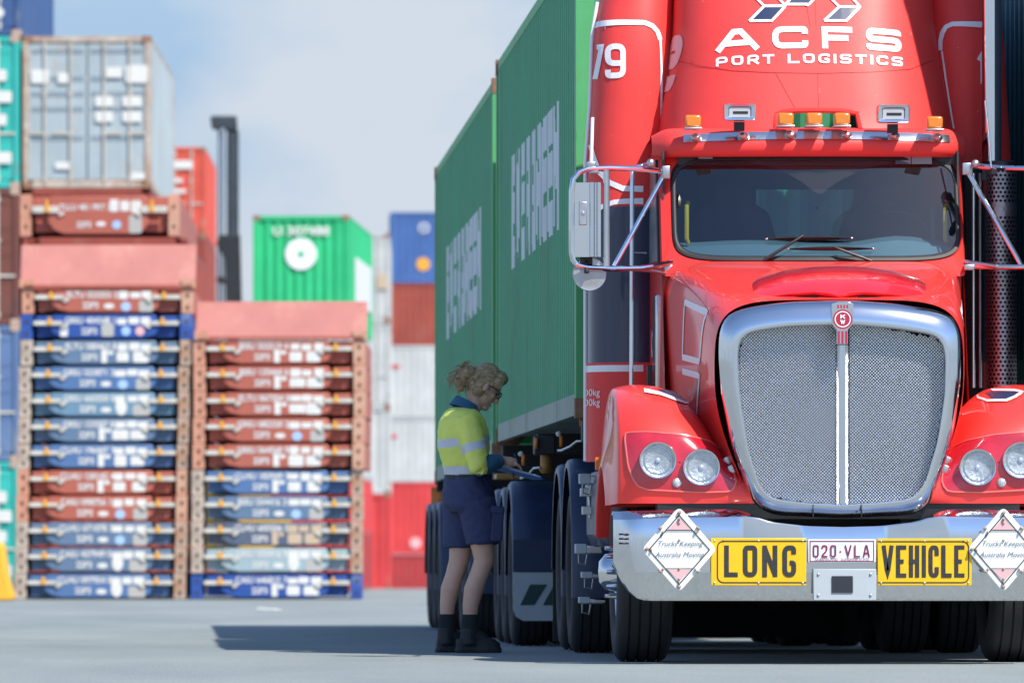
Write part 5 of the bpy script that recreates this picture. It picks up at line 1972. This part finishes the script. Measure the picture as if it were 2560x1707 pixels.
mb = MB(); mb.lathe([(.03, .080), (.03, .093), (.0, .097), (-.008, .094), (-.006, .086), (-.010, .06), (-.013, .03), (-.014, .002)], c + Vector((0, .022, 0)), 'Y', 36)
T(mb, 'convex_mirror', mat('mirror_back', (.44, .45, .46), .28, metal=.6, var=.1, vscale=9), arm, smooth=50)
mb = MB(); mb.box(c + Vector((-.02, .02, .075)), (.07, .04, .05)); mb.tube([c + Vector((-.02, -.03, .005)), c + Vector((-.02, -.02, .05)), c + Vector((-.02, .02, .08))], [.016, .012, .012], 8); T(mb, 'mirror_bracket', M['chassis'], arm, bevel=.008)
tubes('antenna', [([(1358, 376, 44.9), (1359, 340, 44.9), (1361, 270, 44.92)], .010)], M['white'])
tubes('grab_rail', [([(1460, 388, 45.7), (1453, 396, 45.68), (1452, 430, 45.66), (1450, 900, 45.62)], .012), ([(1450, 580, 45.64), (1484, 581, 45.75)], .006)], M['chrome_sat'])
# right mirror arms
arm2 = tubes('mirror_arm', [([(2222, 380, 45.1), (2300, 386, 44.95), (2370, 388, 44.85), (2405, 395, 44.85), (2415, 420, 44.85), (2415, 590, 44.85), (2400, 612, 44.86), (2340, 613, 44.9), (2222, 612, 45.08)], .0165)], M['chrome'])
tubes('mirror_brace', [([(2222, 392, 45.08), (2348, 612, 44.9)], .016)], M['chrome'], arm2)
tubes('mirror_brace', [([(2205, 599, 45.12), (2290, 612, 44.95)], .013)], M['chrome_sat'], arm2)
mb = MB(); mb.ball(W(2241, 376, 45.0), (.024, .024, .024), 14); mb.box(W(2222, 388, 45.08), (.06, .05, .07)); mb.box(W(2226, 614, 45.06), (.06, .05, .035)); split_loose(T(mb, 'mirror_joint', M['alu'], arm2, bevel=.006))
a, b = W(2340, 590, 44.86), W(2405, 419, 44.86)
a.x += .06; b.x += .06
mb = MB(); mb.b2((a.x, 44.87, a.z), (b.x, 44.97, b.z)); T(mb, 'mirror', M['chrome'], bevel=.015)
mb = MB(); mb.b2(W(2272, 404, 44.95), W(2290, 386, 44.85)); T(mb, 'clamp', M['black'], arm2, bevel=.006)
tubes('antenna', [([(2277, 386, 44.9), (2270, 300, 44.95), (2263, 232, 44.98)], .006)], M['alu'])

# ---- exhaust on the right
Ye = 45.45
ec = W(2300, 0, Ye).x
ro_ = .090
mb = MB()
ncol = 22
z = 1.46
row = 0
ztop = W(0, 372, Ye).z
hp = .0245
while z < ztop - hp:
    zc = z + hp / 2
    solid = (W(0, 470, Ye).z - .07 < zc < W(0, 470, Ye).z + .0)
    for k in range(ncol):
        t0 = 2 * math.pi * (k + (.5 if row % 2 else 0)) / ncol
        dt = 2 * math.pi / ncol
        P = lambda u, v: Vector((ec + ro_ * math.cos(t0 + dt * u), Ye + ro_ * math.sin(t0 + dt * u), zc + hp * v))
        sq = [(-.5, -.5), (0, -.5), (.5, -.5), (.5, 0), (.5, .5), (0, .5), (-.5, .5), (-.5, 0)]
        if solid:
            mb.add([P(*q) for q in ((-.5, -.5), (.5, -.5), (.5, .5), (-.5, .5))], [(0, 1, 2, 3)])
            continue
        hole = [(.33 * math.cos(a), .33 * math.sin(a)) for a in [R(-135 + 45 * i) for i in range(8)]]
        vs = [P(*q) for q in sq] + [P(*q) for q in hole]
        mb.add(vs, [(i, (i + 1) % 8, 8 + (i + 1) % 8, 8 + i) for i in range(8)])
    z += hp
    row += 1
eg = T(mb, 'exhaust_guard', M['guard_steel'], smooth=60, fixn=False)
mb = MB(); mb.tube([(ec, Ye, 1.46), (ec, Ye, ztop)], .074, 24); T(mb, 'muffler', M['void'], eg)
mb = MB(); mb.lathe([(ztop - .03, ro_ + .002), (ztop, ro_ + .002), (ztop + .006, ro_ - .02), (ztop + .006, .04)], (ec, Ye, 0), 'Z', 32); T(mb, 'guard_cap', M['black'], eg)
mb = MB(); mb.tube([(ec - .045, Ye + .1, ztop - .1), (ec - .045, Ye + .1, 4.5)], .058, 28); T(mb, 'exhaust_pipe', M['chrome'])
tubes('grab_rail', [([(2236, 398, 45.6), (2236, 890, 45.6)], .012), ([(2251, 398, 45.7), (2251, 890, 45.7)], .013)], M['chrome_sat'])
mb = MB(); mb.b2((CX + .93, 45.75, 1.2), (CX + 1.05, 45.95, 2.86)); T(mb, 'air_cleaner', M['chassis'], bevel=.02)

# ---- chassis, wheels, guards
mb = MB()
for sg in (-1, 1): mb.b2((CX + sg * .35, 43.4, .72), (CX + sg * .47, 50.2, 1.0))
mb.b2((CX - .95, 44.12, .42), (CX + .95, 44.28, .56))
mb.b2((CX - .5, 43.35, .46), (CX + .5, 43.6, .7))
mb.b2((CX - .4, 43.7, .40), (CX + .4, 45.0, .9))
mb.b2((CX - .16, 44.8, .45), (CX + .16, 47.2, .8))
for y in (48.05, 49.35):
    mb.tube([(CX - .7, y, .5), (CX + .7, y, .5)], .09, 12); mb.ball((CX, y, .5), (.22, .24, .24), 14)
T(mb, 'chassis', M['chassis'])
mb = MB(); mb.b2((CX - 1.0, 43.3, .80), (CX + 1.0, 43.5, .93)); T(mb, 'bumper_beam', M['black'])
for sg in (-1, 1):
    mb = MB(); mb.b2((CX + sg * 1.2, 45.3, .62), (CX + sg * .55, 47.2, 1.12)); T(mb, 'fuel_tank', M['navy_guard'], bevel=.1)
for sg in (-1, 1):
    w_ = add_wheel(truck, CX + sg * 1.042, 44.2, .505, .315, .505, TO, sg, M['chrome'])
    mb = MB()
    for k in range(10):
        t = 2 * math.pi * k / 10
        p = Vector((0, .142 * math.cos(t), .142 * math.sin(t)))
        mb.tube([p + Vector((sg * .10, 0, 0)), p + Vector((sg * .20, 0, 0))], [.021, .012], 8)
    mb.lathe([(sg * .10, .12), (sg * .20, .10), (sg * .235, .06), (sg * .24, .002)], (0, 0, 0), 'X', 24)
    mb.build('lug_nut', M['chrome'], w_, smooth=40)
def guard(parent, x0, x1, y, zc, r, origin, front_drop=.32, m=None, back=-8):
    th = .025
    def pr(rr, x):
        pts = [(-rr, front_drop - zc)] + [(rr * math.cos(R(a)), rr * math.sin(R(a))) for a in range(180, back, -12)]
        return [Vector((x, y + a, zc + b_)) - Vector(origin) for a, b_ in pts]
    mb = MB()
    e = .035
    rows = [pr(r - th - .03, x0), pr(r - e * .8, x0), pr(r - .008, x0 + e * .35), pr(r, x0 + e)]
    for k in range(1, 5): rows.append(pr(r, x0 + e + (x1 - x0 - 2 * e) * k / 5))
    rows += [pr(r, x1 - e), pr(r - .008, x1 - e * .35), pr(r - e * .8, x1), pr(r - th - .03, x1)]
    mb.grid(rows)
    return mb.build('mudguard', m or M['navy_guard'], parent, smooth=45)
for y in (48.05, 49.35):
    for sg in (-1, 1):
        for xo in (1.115, .78): add_wheel(truck, CX + sg * xo, y, .505, .29, .505, TO, sg, M['chassis'], True, .9)
        x0, x1 = sorted((CX + sg * 1.275, CX + sg * .62))
        guard(truck, x0, x1, y, .505, .685 if y < 49 else .665, TO, .34)
for sg in (-1, 1):
    mb = MB(); x0, x1 = sorted((CX + sg * 1.26, CX + sg * .60)); mb.b2((x0, 50.15, .045), (x1, 50.165, .95)); T(mb, 'mudflap', M['rubber'])
mb = MB(); mb.b2((CX - .64, 50.2, .07), (CX + .64, 50.3, .95)); T(mb, 'underbody_blocker', M['chassis'])  # added dark blocker, hides bright ground so the underside stays black
# steps and tanks behind the left steer wheel
def step(x0, x1, y0, y1, Y):
    a, b = W(x0, y1, Y), W(x1, y0, Y)
    mb = MB(); mb.b2((a.x, Y, a.z), (b.x, Y + .12, b.z)); s_ = T(mb, 'step', M['chrome_sat'], bevel=.008)
    mb = MB(); mb.b2((a.x - .01, Y - .012, a.z + .004), (a.x + .055, Y + .13, b.z - .002 + .012)); T(mb, 'step_end', M['plate_grey'], s_, bevel=.004)
    mb = MB(); mb.tube([Vector((a.x + .01, Y, a.z)), Vector((a.x + .01, Y + .02, a.z - .05)), Vector((a.x + .05, Y + .02, a.z - .06)), Vector((a.x + .06, Y, a.z))], .006, 6); T(mb, 'step_hook', M['alu'], s_)
step(1335, 1398, 1091, 1112, 46.4)
step(1326, 1384, 1252, 1272, 46.2)
step(1340, 1392, 1316, 1328, 46.3)
step(1334, 1390, 1374, 1386, 46.3)
mb = MB()
for (x, y) in ((1352, 1130), (1378, 1150), (1356, 1172)): mb.box(W(x, y, 46.6), (.10, .1, .05))
mb.tube([W(1345, 1115, 46.6), W(1390, 1140, 46.55), W(1395, 1200, 46.5)], .012, 8)
mb.tube([W(1352, 1112, 46.6), W(1356, 1190, 46.6)], .012, 8); mb.tube([W(1385, 1112, 46.6), W(1372, 1200, 46.6)], .010, 8)
T(mb, 'air_valve', M['alu'], bevel=.004)
mb = MB(); mb.b2(W(1368, 1079, 45.0) - Vector((.0, 0, 0)), W(1379, 1050, 45.06)); T(mb, 'side_marker', M['amber_dark'], bevel=.004)
mb = MB(); mb.box(W(1492, 870, 45.5), (.03, .12, .16)); T(mb, 'door_badge', M['black'], bevel=.005)

# ------------------------------------------------------------------ trailers
def trailer(label, x, y, length, axles, zlow, tz, yaw=0.0, dolly=None):
    r = empty('container_trailer', (x, y, 0), yaw, label, 'trailer', 'trailers of the long truck')
    mb = MB()
    for sg in (-1, 1): mb.b2((sg * .42, .4, zlow), (sg * .56, length - .2, tz - .145))
    for q in range(9): mb.b2((-.42, .8 + q * (length - 1.4) / 8, zlow + .12), (.42, .9 + q * (length - 1.4) / 8, tz - .2))
    r_ = mb.build('main_beam', M['chassis'], r)
    for yy in (.12, length * .5, length - .25):
        mb = MB(); mb.b2((-1.18, yy - .09, tz - .142), (1.18, yy + .09, tz - .006)); mb.build('bolster', M['chassis'], r, bevel=.01)
    for i, ya in enumerate(axles):
        g0 = gz(y + ya)
        mb = MB(); mb.tube([(-.75, ya, .5 + g0), (.75, ya, .5 + g0)], .08, 10); mb.b2((-.6, ya - .1, .5 + g0), (-.5, ya + .1, zlow + .02)); mb.b2((.6, ya - .1, .5 + g0), (.5, ya + .1, zlow + .02)); mb.build('axle', M['chassis'], r)
        for sg in (-1, 1):
            for xo in (1.11, .78):
                add_wheel(r, sg * xo, ya, .5 + g0, .28, .5, (0, 0, 0), sg, M['chassis'], True, .9)
            x0, x1 = sorted((sg * 1.262, sg * .62))
            guard(r, x0, x1, ya, .5 + g0, .645 + .03 * (i == 0), (0, 0, 0), .36 + g0)
    return r
t1 = trailer('leading trailer under the green container directly behind the cab', C1X, 47.0, 12.3, (8.8, 10.12, 11.44), .95, 1.42)
# white flap panels with a dark mark in front of the tri-axle
for sg in (-1, 1):
    mb = MB(); ya = 8.8 - .70
    x0, x1 = sorted((sg * 1.26, sg * .86))
    mb.prism([(x0, .47), (x1, .47), (x1, .16), (x1 - .02, .13), (x0 + .07, .13), (x0 + .02, .16), (x0, .21)], ya, ya + .012)
    fl = mb.build('mudflap', M['plate_grey'], t1, smooth=0)
    mb = MB(); mb.prism([(x0 + .05, .24), (x0 + .15, .24), (x0 + .24, .385), (x0 + .12, .385)], ya - .004, ya - .001); mb.prism([(x0 + .21, .24), (x0 + .33, .24), (x0 + .37, .37), (x0 + .28, .37)], ya - .004, ya - .001)
    mb.build('flap_mark', mat('dark_green_mark', (.01, .05, .045), .5), fl, smooth=0)
    mb = MB(); mb.prism([(x0, .70), (x1, .70), (x1, .475), (x0, .475)], ya + .0, ya + .01); mb.build('guard_panel', M['navy_guard'], t1, smooth=0)
# landing gear, lamps, hoses
mb = MB(); a, b = W(1228, 1044, 50.3), W(1276, 1000, 50.3)
mb.b2((a.x - C1X, 3.3, a.z), (b.x - C1X, 3.55, b.z)); lg = mb.build('landing_leg', M['chassis'], t1, bevel=.01)
c = W(1256, 1075, 50.3)
mb = MB(); mb.tube([(c.x - C1X, 3.42, a.z + .02), (c.x - C1X, 3.42, c.z)], .036, 16); mb.tube([(c.x - C1X, 3.42, c.z), (c.x - C1X, 3.42, c.z - .03)], [.05, .03], 16); mb.build('leg_cylinder', M['gold'], lg)
mb = MB()
for x, y, Y in ((1283, 996, 50.0), (1196, 1042, 52.0)):
    mb.ball(W(x, y, Y) - Vector((C1X, 47.0, 0)), (.018, .014, .018), 10)
split_loose(mb.build('side_lamp', M['label_w'], t1))
mb = MB()
for x, y, Y in ((1289, 1013, 50.0), (1202, 1056, 52.0), (1231, 1018, 50.28), (1335, 965, 48.6)):
    mb.box(W(x, y, Y) - Vector((C1X, 47.0, 0)), (.02, .04, .07))
split_loose(mb.build('side_marker', M['amber_dark'], t1))
mb = MB()
for run in ([(1338, 1012, 48.8), (1325, 1013, 48.9), (1310, 1025, 49.2), (1290, 1034, 49.6), (1282, 1034, 49.8)], [(1240, 1073, 50.4), (1226, 1075, 51), (1212, 1092, 51.4), (1196, 1098, 52)]):
    mb.tube([W(*q) - Vector((C1X, 47.0, 0)) for q in run], .008, 6)
split_loose(mb.build('air_hose', M['alu'], t1))
mb = MB(); mb.b2(W(1140, 1100, 54.2) - Vector((C1X, 47.0, 0)), W(1195, 1088, 54.6) - Vector((C1X, 47.0, 0))); mb.build('rear_bolster', M['gold'], t1, bevel=.01)
mb = MB()
mb.b2((-.95, 4.2, .62), (.95, 7.8, 1.0)); mb.build('tool_box', M['chassis'], t1, bevel=.02)
t2 = trailer('rear trailer under the far green container, beyond the worker', 2.325 + CWID / 2 - .03, 59.62, 12.3, (3.4, 4.7, 9.6, 10.9, 12.2), .85, 1.30, 0.0046)
mb = MB(); mb.b2((-1.22, 12.3, .95), (-1.0, 12.36, 1.2)); mb.ball((-1.15, 12.28, 1.06), (.03, .03, .03), 8); split_loose(mb.build('tail_lamp', M['amber_dark'], t2))


# ------------------------------------------------------------------ the worker with the clipboard
PX, PY = W(1080, 1497, 48.0).x, 48.0
person = empty('person', (PX, PY, 0), R(8), 'person in yellow and blue work shirt and navy shorts writing on a clipboard', 'person')
SKIN = mat('skin', (0.60, 0.365, 0.26), 0.5, var=0.08, vscale=14)
HAIR = mat('grey_blonde_hair', (0.34, 0.24, 0.135), 0.6, var=0.55, vscale=30, stretch=(1, 1, 3))
SH_Y = mat('hi_vis_yellow', (0.74, 0.80, 0.16), 0.75, var=0.05, vscale=10)
SH_S = mat('reflective_tape', (0.58, 0.60, 0.66), 0.4, var=0.05)
SH_B = mat('teal_blue_cloth', (0.03, 0.12, 0.21), 0.8, var=0.12, vscale=12)
SHORT = mat('navy_cloth', (0.036, 0.046, 0.115), 0.85, var=0.12, vscale=10)
BOOT = mat('black_boot', (0.014, 0.018, 0.02), 0.6, var=0.2, vscale=20)
SOCK = mat('black_sock', (0.012, 0.018, 0.02), 0.9)
V3 = Vector

def fuse(mb, name, m, vox, parent, smooth_it=6, disp=None, classify=None):
    me = bpy.data.meshes.new(name)
    me.from_pydata(mb.v, [], mb.f)
    bm = bmesh.new(); bm.from_mesh(me); bmesh.ops.recalc_face_normals(bm, faces=bm.faces); bm.to_mesh(me); bm.free()
    ob = bpy.data.objects.new(name, me); COL.objects.link(ob)
    md = ob.modifiers.new('r', 'REMESH'); md.mode = 'VOXEL'; md.voxel_size = vox; md.use_smooth_shade = True
    md = ob.modifiers.new('s', 'SMOOTH'); md.iterations = smooth_it; md.factor = 0.5
    bake(ob)
    ms = m if isinstance(m, list) else [m]
    ob.data.materials.clear()
    for x in ms: ob.data.materials.append(x)
    if disp:
        for v in ob.data.vertices: v.co = disp(v.co.copy(), v.normal.copy())
    if classify:
        for p in ob.data.polygons: p.material_index = classify(p.center, p.normal)
    ob.parent = parent
    return ob
def rings(mb, lv, seg=20):
    """lv: (cx, cy, z, rx, ry) horizontal ellipses"""
    mb.grid([[V3((cx + rx * math.cos(t), cy + ry * math.sin(t), z)) for t in [2 * math.pi * k / seg for k in range(seg)]] for cx, cy, z, rx, ry in lv], True, caps=True)
    return mb
HEAD_C = V3((.092, 0, 1.632))
HR = Matrix.Rotation(R(34), 3, 'Y')
def hp(x, y, z): return HEAD_C + HR @ V3((x, y, z))
def hball(mb, c, r, seg=16):
    n = len(mb.v)
    mb.ball((0, 0, 0), r, seg)
    for i in range(n, len(mb.v)): mb.v[i] = HEAD_C + HR @ (mb.v[i] + V3(c))
KN, KF = V3((.072, -.085, .56)), V3((-.055, .085, .56))
S1, E1, W1 = V3((-.045, -.175, 1.435)), V3((.015, -.235, 1.135)), V3((.180, -.135, 1.178))
S2, E2, W2 = V3((-.035, .175, 1.435)), V3((.055, .225, 1.165)), V3((.205, .150, 1.165))
b = MB()
hball(b, (-.008, 0, .030), (.100, .077, .108), 20)
hball(b, (.030, 0, -.040), (.068, .060, .088), 18)
hball(b, (.072, 0, -.112), (.026, .030, .020), 12)
hball(b, (.086, 0, -.078), (.014, .024, .009), 10)
hball(b, (.086, 0, -.092), (.013, .021, .008), 10)
hball(b, (.080, 0, .032), (.018, .050, .012), 12)
for sy_ in (-1, 1):
    hball(b, (.066, sy_ * .034, -.030), (.022, .022, .024), 10)
    hball(b, (-.002, sy_ * .079, -.012), (.018, .010, .032), 12)
b.tube([hp(.090, 0, .024), hp(.104, 0, -.012), hp(.116, 0, -.040), hp(.100, 0, -.052)], [.010, .012, .015, .010], 10)
b.tube([hp(-.025, 0, -.055), V3((.03, 0, 1.535)), V3((-.02, 0, 1.45)), V3((-.03, 0, 1.38))], [.058, .054, .062, .08], 16)
rings(b, [(-.04, 0, 1.46, .07, .12), (-.045, 0, 1.38, .12, .16), (-.035, 0, 1.25, .13, .14), (-.03, 0, 1.08, .11, .13), (-.01, 0, .95, .10, .12), (.0, 0, .86, .09, .11)])
for s_, e_, w_ in ((S1, E1, W1), (S2, E2, W2)):
    b.tube([s_, (s_ + e_) / 2, e_], [.052, .046, .040], 14)
    b.tube([e_, e_ * .6 + w_ * .4, w_], [.040, .038, .026], 14)
# hands: near hand writes, far hand holds the board's edge
def hand(w_, d, up, curl, r0=.0088):
    d = d.normalized(); sd = d.cross(up).normalized(); up = sd.cross(d).normalized()
    pc = w_ + d * .045
    b.tube([w_ - d * .01, w_ + d * .02, w_ + d * .05, w_ + d * .085], [.024, .026, .030, .026], 12)
    for k, (o, ln) in enumerate(((-.030, .070), (-.010, .080), (.010, .075), (.029, .060))):
        p0 = w_ + d * .075 + sd * o
        p1 = p0 + (d * math.cos(curl) - up * math.sin(curl)) * ln * .5
        p2 = p1 + (d * math.cos(curl * 2.1) - up * math.sin(curl * 2.1)) * ln * .3
        p3 = p2 + (d * math.cos(curl * 3.0) - up * math.sin(curl * 3.0)) * ln * .22
        b.tube([p0, p1, p2, p3], [r0, r0 * .95, r0 * .88, r0 * .75], 8)
    t0 = w_ + d * .03 + sd * -.028
    b.tube([t0, t0 + d * .03 - sd * .018 - up * .010, t0 + d * .060 - sd * .012 - up * .028], [.011, .010, .008], 8)
hand(W1, V3((.135, .03, -.030)), V3((.2, -.2, 1)), .34)
hand(W2, V3((.07, -.03, -.035)), V3((.3, .2, 1)), .5)
# legs
b.tube([V3((.015, -.085, .95)), V3((.05, -.085, .75)), KN, V3((.040, -.085, .475)), V3((.006, -.085, .385)), V3((-.012, -.085, .29)), V3((-.016, -.085, .205)), V3((-.018, -.085, .10))], [.088, .084, .064, .058, .061, .050, .043, .045], 18)
b.tube([V3((-.015, .085, .95)), V3((-.03, .085, .75)), KF, V3((-.082, .085, .475)), V3((-.110, .085, .385)), V3((-.125, .085, .29)), V3((-.128, .085, .205)), V3((-.128, .085, .10))], [.088, .084, .062, .056, .059, .048, .042, .044], 18)
body = fuse(b, 'body', SKIN, .0052, person, 3)
# hair
b = MB()
hball(b, (-.018, 0, .042), (.099, .080, .099), 20)
hball(b, (-.055, 0, -.005), (.062, .076, .080), 18)
hball(b, (.050, 0, .092), (.055, .064, .045), 14)
for sy_ in (-1, 1):
    hball(b, (-.030, sy_ * .056, -.025), (.045, .030, .070), 14)
    hball(b, (.052, sy_ * .062, .052), (.036, .016, .040), 12)
b.tube([hp(-.100, 0, .02), hp(-.122, 0, .020), hp(-.142, .0, -.010), hp(-.140, 0, -.065), hp(-.112, 0, -.115)], [.028, .044, .050, .046, .024], 14)
b.tube([hp(-.11, -.03, .03), hp(-.14, -.03, .0), hp(-.15, -.02, -.06)], [.026, .034, .018], 10)
from mathutils import noise as mnoise
def hdisp(c, n_):
    q = HR.transposed() @ (c - HEAD_C)
    return c + n_ * (.0045 * mnoise.noise(V3((q.x * 28 + q.z * 30, q.y * 130, q.z * 16))) + .0015 * mnoise.noise(q * 120))
hair = fuse(b, 'hair', HAIR, .0055, person, 2, hdisp)
b = MB()
for k in range(260):
    a = random.uniform(-1, 1)
    p = hp(-.15 + random.uniform(-.05, .05), a * .055, random.uniform(-.08, .07)) if k < 130 else hp(-.02 + random.uniform(-.07, .08), a * .084, random.uniform(-.06, .06))
    q = [p]
    d = V3((random.uniform(-1, .1), random.uniform(-.5, .5), random.uniform(-1.0, .5))).normalized()
    for j in range(4):
        d = (d + V3((random.uniform(-.3, .3), random.uniform(-.3, .3), -.35))).normalized()
        q.append(q[-1] + d * .019)
    b.tube(q, [.0026, .0026, .0022, .0016, .0008], 4)
b.build('hair_strand', HAIR, hair, smooth=60)
# glasses
b = MB()
for sy_ in (-1, 1):
    b.tube([hp(.0, sy_ * .083, .005), hp(.05, sy_ * .078, .012), hp(.100, sy_ * .066, .008)], .0032, 6)
    b.tube([hp(.104 + .004 * math.cos(t), sy_ * (.036 + .030 * math.cos(t)), -.006 + .021 * math.sin(t)) for t in [2 * math.pi * k / 16 for k in range(17)]], .0035, 6)
b.tube([hp(.108, -.008, .0), hp(.110, .008, .0)], .003, 6)
b.build('glasses', M['black'], person, smooth=60)
b = MB()
for sy_ in (-1, 1): b.ball(hp(.088, sy_ * .033, -.004), (.010, .011, .010), 10)
b.build('eye', M['chassis'], person)

# shirt
def disp_fold(c, n_):
    f = .006 * mnoise.noise(V3((c.x * 9, c.y * 9, c.z * 14 + c.x * 16))) + .004 * mnoise.noise(V3((c.x * 26, c.y * 22, c.z * 30)))
    return c + n_ * f
b = MB()
TOR = [(-.045, 0, 1.505, .065, .085), (-.050, 0, 1.475, .105, .165), (-.048, 0, 1.42, .142, .198), (-.045, 0, 1.34, .160, .196), (-.040, 0, 1.25, .160, .185), (-.030, 0, 1.16, .146, .170), (-.024, 0, 1.105, .138, .160), (-.022, 0, 1.082, .136, .158)]
rings(b, TOR, 28)
for s_, e_, w_ in ((S1, E1, W1), (S2, E2, W2)):
    b.tube([s_ + V3((0, -.02 * (1 if s_.y > 0 else -1), .0)), (s_ * .5 + e_ * .5), e_, e_ + V3((.008, 0, -.010))], [.074, .070, .066, .058], 16)
    b.tube([e_ + V3((-.012, 0, -.004)), e_ * .55 + w_ * .45, e_ * .12 + w_ * .88], [.062, .058, .040], 16)
def seg_t(p, a, c):
    d = c - a
    t = max(0, min(1, (p - a).dot(d) / d.length_squared))
    return t, (p - a - d * t).length
def cls(p, n_):
    for s_, e_, w_ in ((S1, E1, W1), (S2, E2, W2)):
        t1_, d1 = seg_t(p, s_, e_)
        t2_, d2 = seg_t(p, e_, w_)
        if d2 < .085 and (t2_ > .10) and d2 < d1 + .01 and abs(p.y) > .10: return 2
        if d1 < .088 and abs(p.y) > .165:
            z = p.z + (p.x) * .12
            return 1 if .52 < t1_ < .69 else (2 if t1_ > .97 and p.z < 1.09 else 0)
    if 1.270 < p.z - p.x * .10 + .0 < 1.322: return 1
    if p.z < 1.140: return 1
    if p.z > 1.498: return 2
    return 0
shirt = fuse(b, 'shirt', [SH_Y, SH_S, SH_B], .008, person, 4, disp_fold, cls)
b = MB()
b.grid([[V3((-.028 + rx * math.cos(t) * 1.0 + tilt * (1.52 - 1.5), ry * math.sin(t), z + .035 * -math.cos(t))) for t in [2 * math.pi * k / 28 for k in range(28)]] for rx, ry, z, tilt in ((.100, .116, 1.487, 0), (.080, .090, 1.512, 0), (.072, .080, 1.536, .5), (.066, .074, 1.540, .5), (.06, .06, 1.49, 0))], True)
b.build('collar', SH_B, shirt, smooth=60)
# shorts
b = MB()
rings(b, [(-.022, 0, 1.095, .128, .152), (-.015, 0, 1.04, .150, .172), (-.012, 0, .97, .164, .188), (-.008, 0, .90, .160, .190), (0, 0, .86, .13, .17)], 28)
b.tube([V3((.020, -.088, .93)), V3((.048, -.088, .80)), V3((.058, -.088, .675)), V3((.058, -.088, .662))], [.122, .112, .100, .094], 22)
b.tube([V3((-.035, .088, .93)), V3((-.045, .088, .80)), V3((-.052, .088, .655)), V3((-.052, .088, .642))], [.122, .110, .098, .092], 22)
shorts = fuse(b, 'shorts', SHORT, .008, person, 4, disp_fold)
b = MB()
b.box((.135, -.150, .775), (.075, .085, .19), Matrix.Rotation(R(4), 3, 'Y')); b.box((.137, -.152, .872), (.085, .092, .05), Matrix.Rotation(R(4), 3, 'Y'))
b.build('pocket', SHORT, shorts, bevel=.012)
b = MB()
b.grid([[V3((-.022 + (.137 + o) * math.cos(t), (.160 + o) * math.sin(t), z)) for t in [2 * math.pi * k / 36 for k in range(36)]] for o, z in ((-.01, 1.056), (.0, 1.057), (.0, 1.088), (-.01, 1.089))], True)
b.build('belt', M['chassis'], person, smooth=60)
# socks and boots
for (ax, ay, hx) in ((-.016, -.085, -.105), (-.128, .085, -.200)):
    b = MB()
    b.tube([V3((ax, ay, .235)), V3((ax, ay, .20)), V3((ax, ay, .14)), V3((ax - .004, ay, .08))], [.050, .054, .056, .056], 16)
    b.build('sock', SOCK, person, smooth=60)
    b = MB()
    sole = [(hx, -.030), (hx + .02, -.043), (hx + .12, -.038), (hx + .19, -.050), (hx + .245, -.044), (hx + .282, -.018), (hx + .285, .012), (hx + .255, .040), (hx + .19, .050), (hx + .12, .038), (hx + .02, .043), (hx, .030)]
    def lay(z, sx_, sy2, off): return [V3((hx + .14 + (x - hx - .14) * sx_ + off, ay + y * sy2, z)) for x, y in sole]
    b.grid([lay(.0, 1, 1, 0), lay(.025, 1.02, 1.05, 0), lay(.028, .97, .98, 0), lay(.06, .95, .96, -.003), lay(.085, .82, .90, -.018)], True, caps=True)
    b.tube([V3((ax - .008, ay, .05)), V3((ax - .006, ay, .10)), V3((ax - .004, ay, .15))], [.058, .056, .057], 16)
    b.tube([V3((ax, ay, .115)), V3((ax + .07, ay, .085)), V3((ax + .13, ay, .055))], [.05, .044, .03], 14)
    bo = fuse(b, 'boot', BOOT, .006, person, 2)
    b = MB()
    for k in range(4):
        x = ax + .045 + k * .018; z = .142 - k * .014
        b.tube([V3((x, ay - .038, z - .014)), V3((x + .006, ay, z + .006)), V3((x, ay + .038, z - .014))], .0035, 6)
    b.build('lace', M['chassis'], bo)
# clipboard and pen
cb = empty('clipboard', person.matrix_basis @ V3((0, 0, 0)) if False else V3((PX, PY, 0)), R(8), 'blue clipboard with white papers held by the worker', 'clipboard')
CR = Matrix.Rotation(R(15), 3, 'Y')
cc = V3((.300, .01, 1.094))
b = MB(); b.box(cc, (.26, .34, .006), CR); b.build('board', mat('blue_board', (.02, .16, .55), .35), cb, bevel=.002)
b = MB()
for k in range(4): b.box(cc + CR @ V3((-.005 + .004 * k, .003 * k, .0055 + .003 * k)), (.225, .30, .0018), Matrix.Rotation(R(15 + (k - 1.5) * .9), 3, 'Y'))
b.build('paper', mat('paper', (.78, .79, .8), .7), cb, smooth=0)
b = MB(); b.box(cc + CR @ V3((.105, 0, .016)), (.03, .12, .014), CR); b.build('clip', M['chrome_sat'], cb, bevel=.004)
pen = MB(); pp = W1 + V3((.125, .02, -.02)); pen.tube([V3((.29, -.095, 1.112)), V3((.255, -.125, 1.20)), V3((.25, -.13, 1.215))], [.003, .0045, .0045], 8)
po = pen.build('pen', SH_B, None)
po.location = (PX, PY, 0); po.rotation_euler = (0, 0, R(8))
tag(po, 'dark pen held above the blue clipboard by the worker', 'pen')
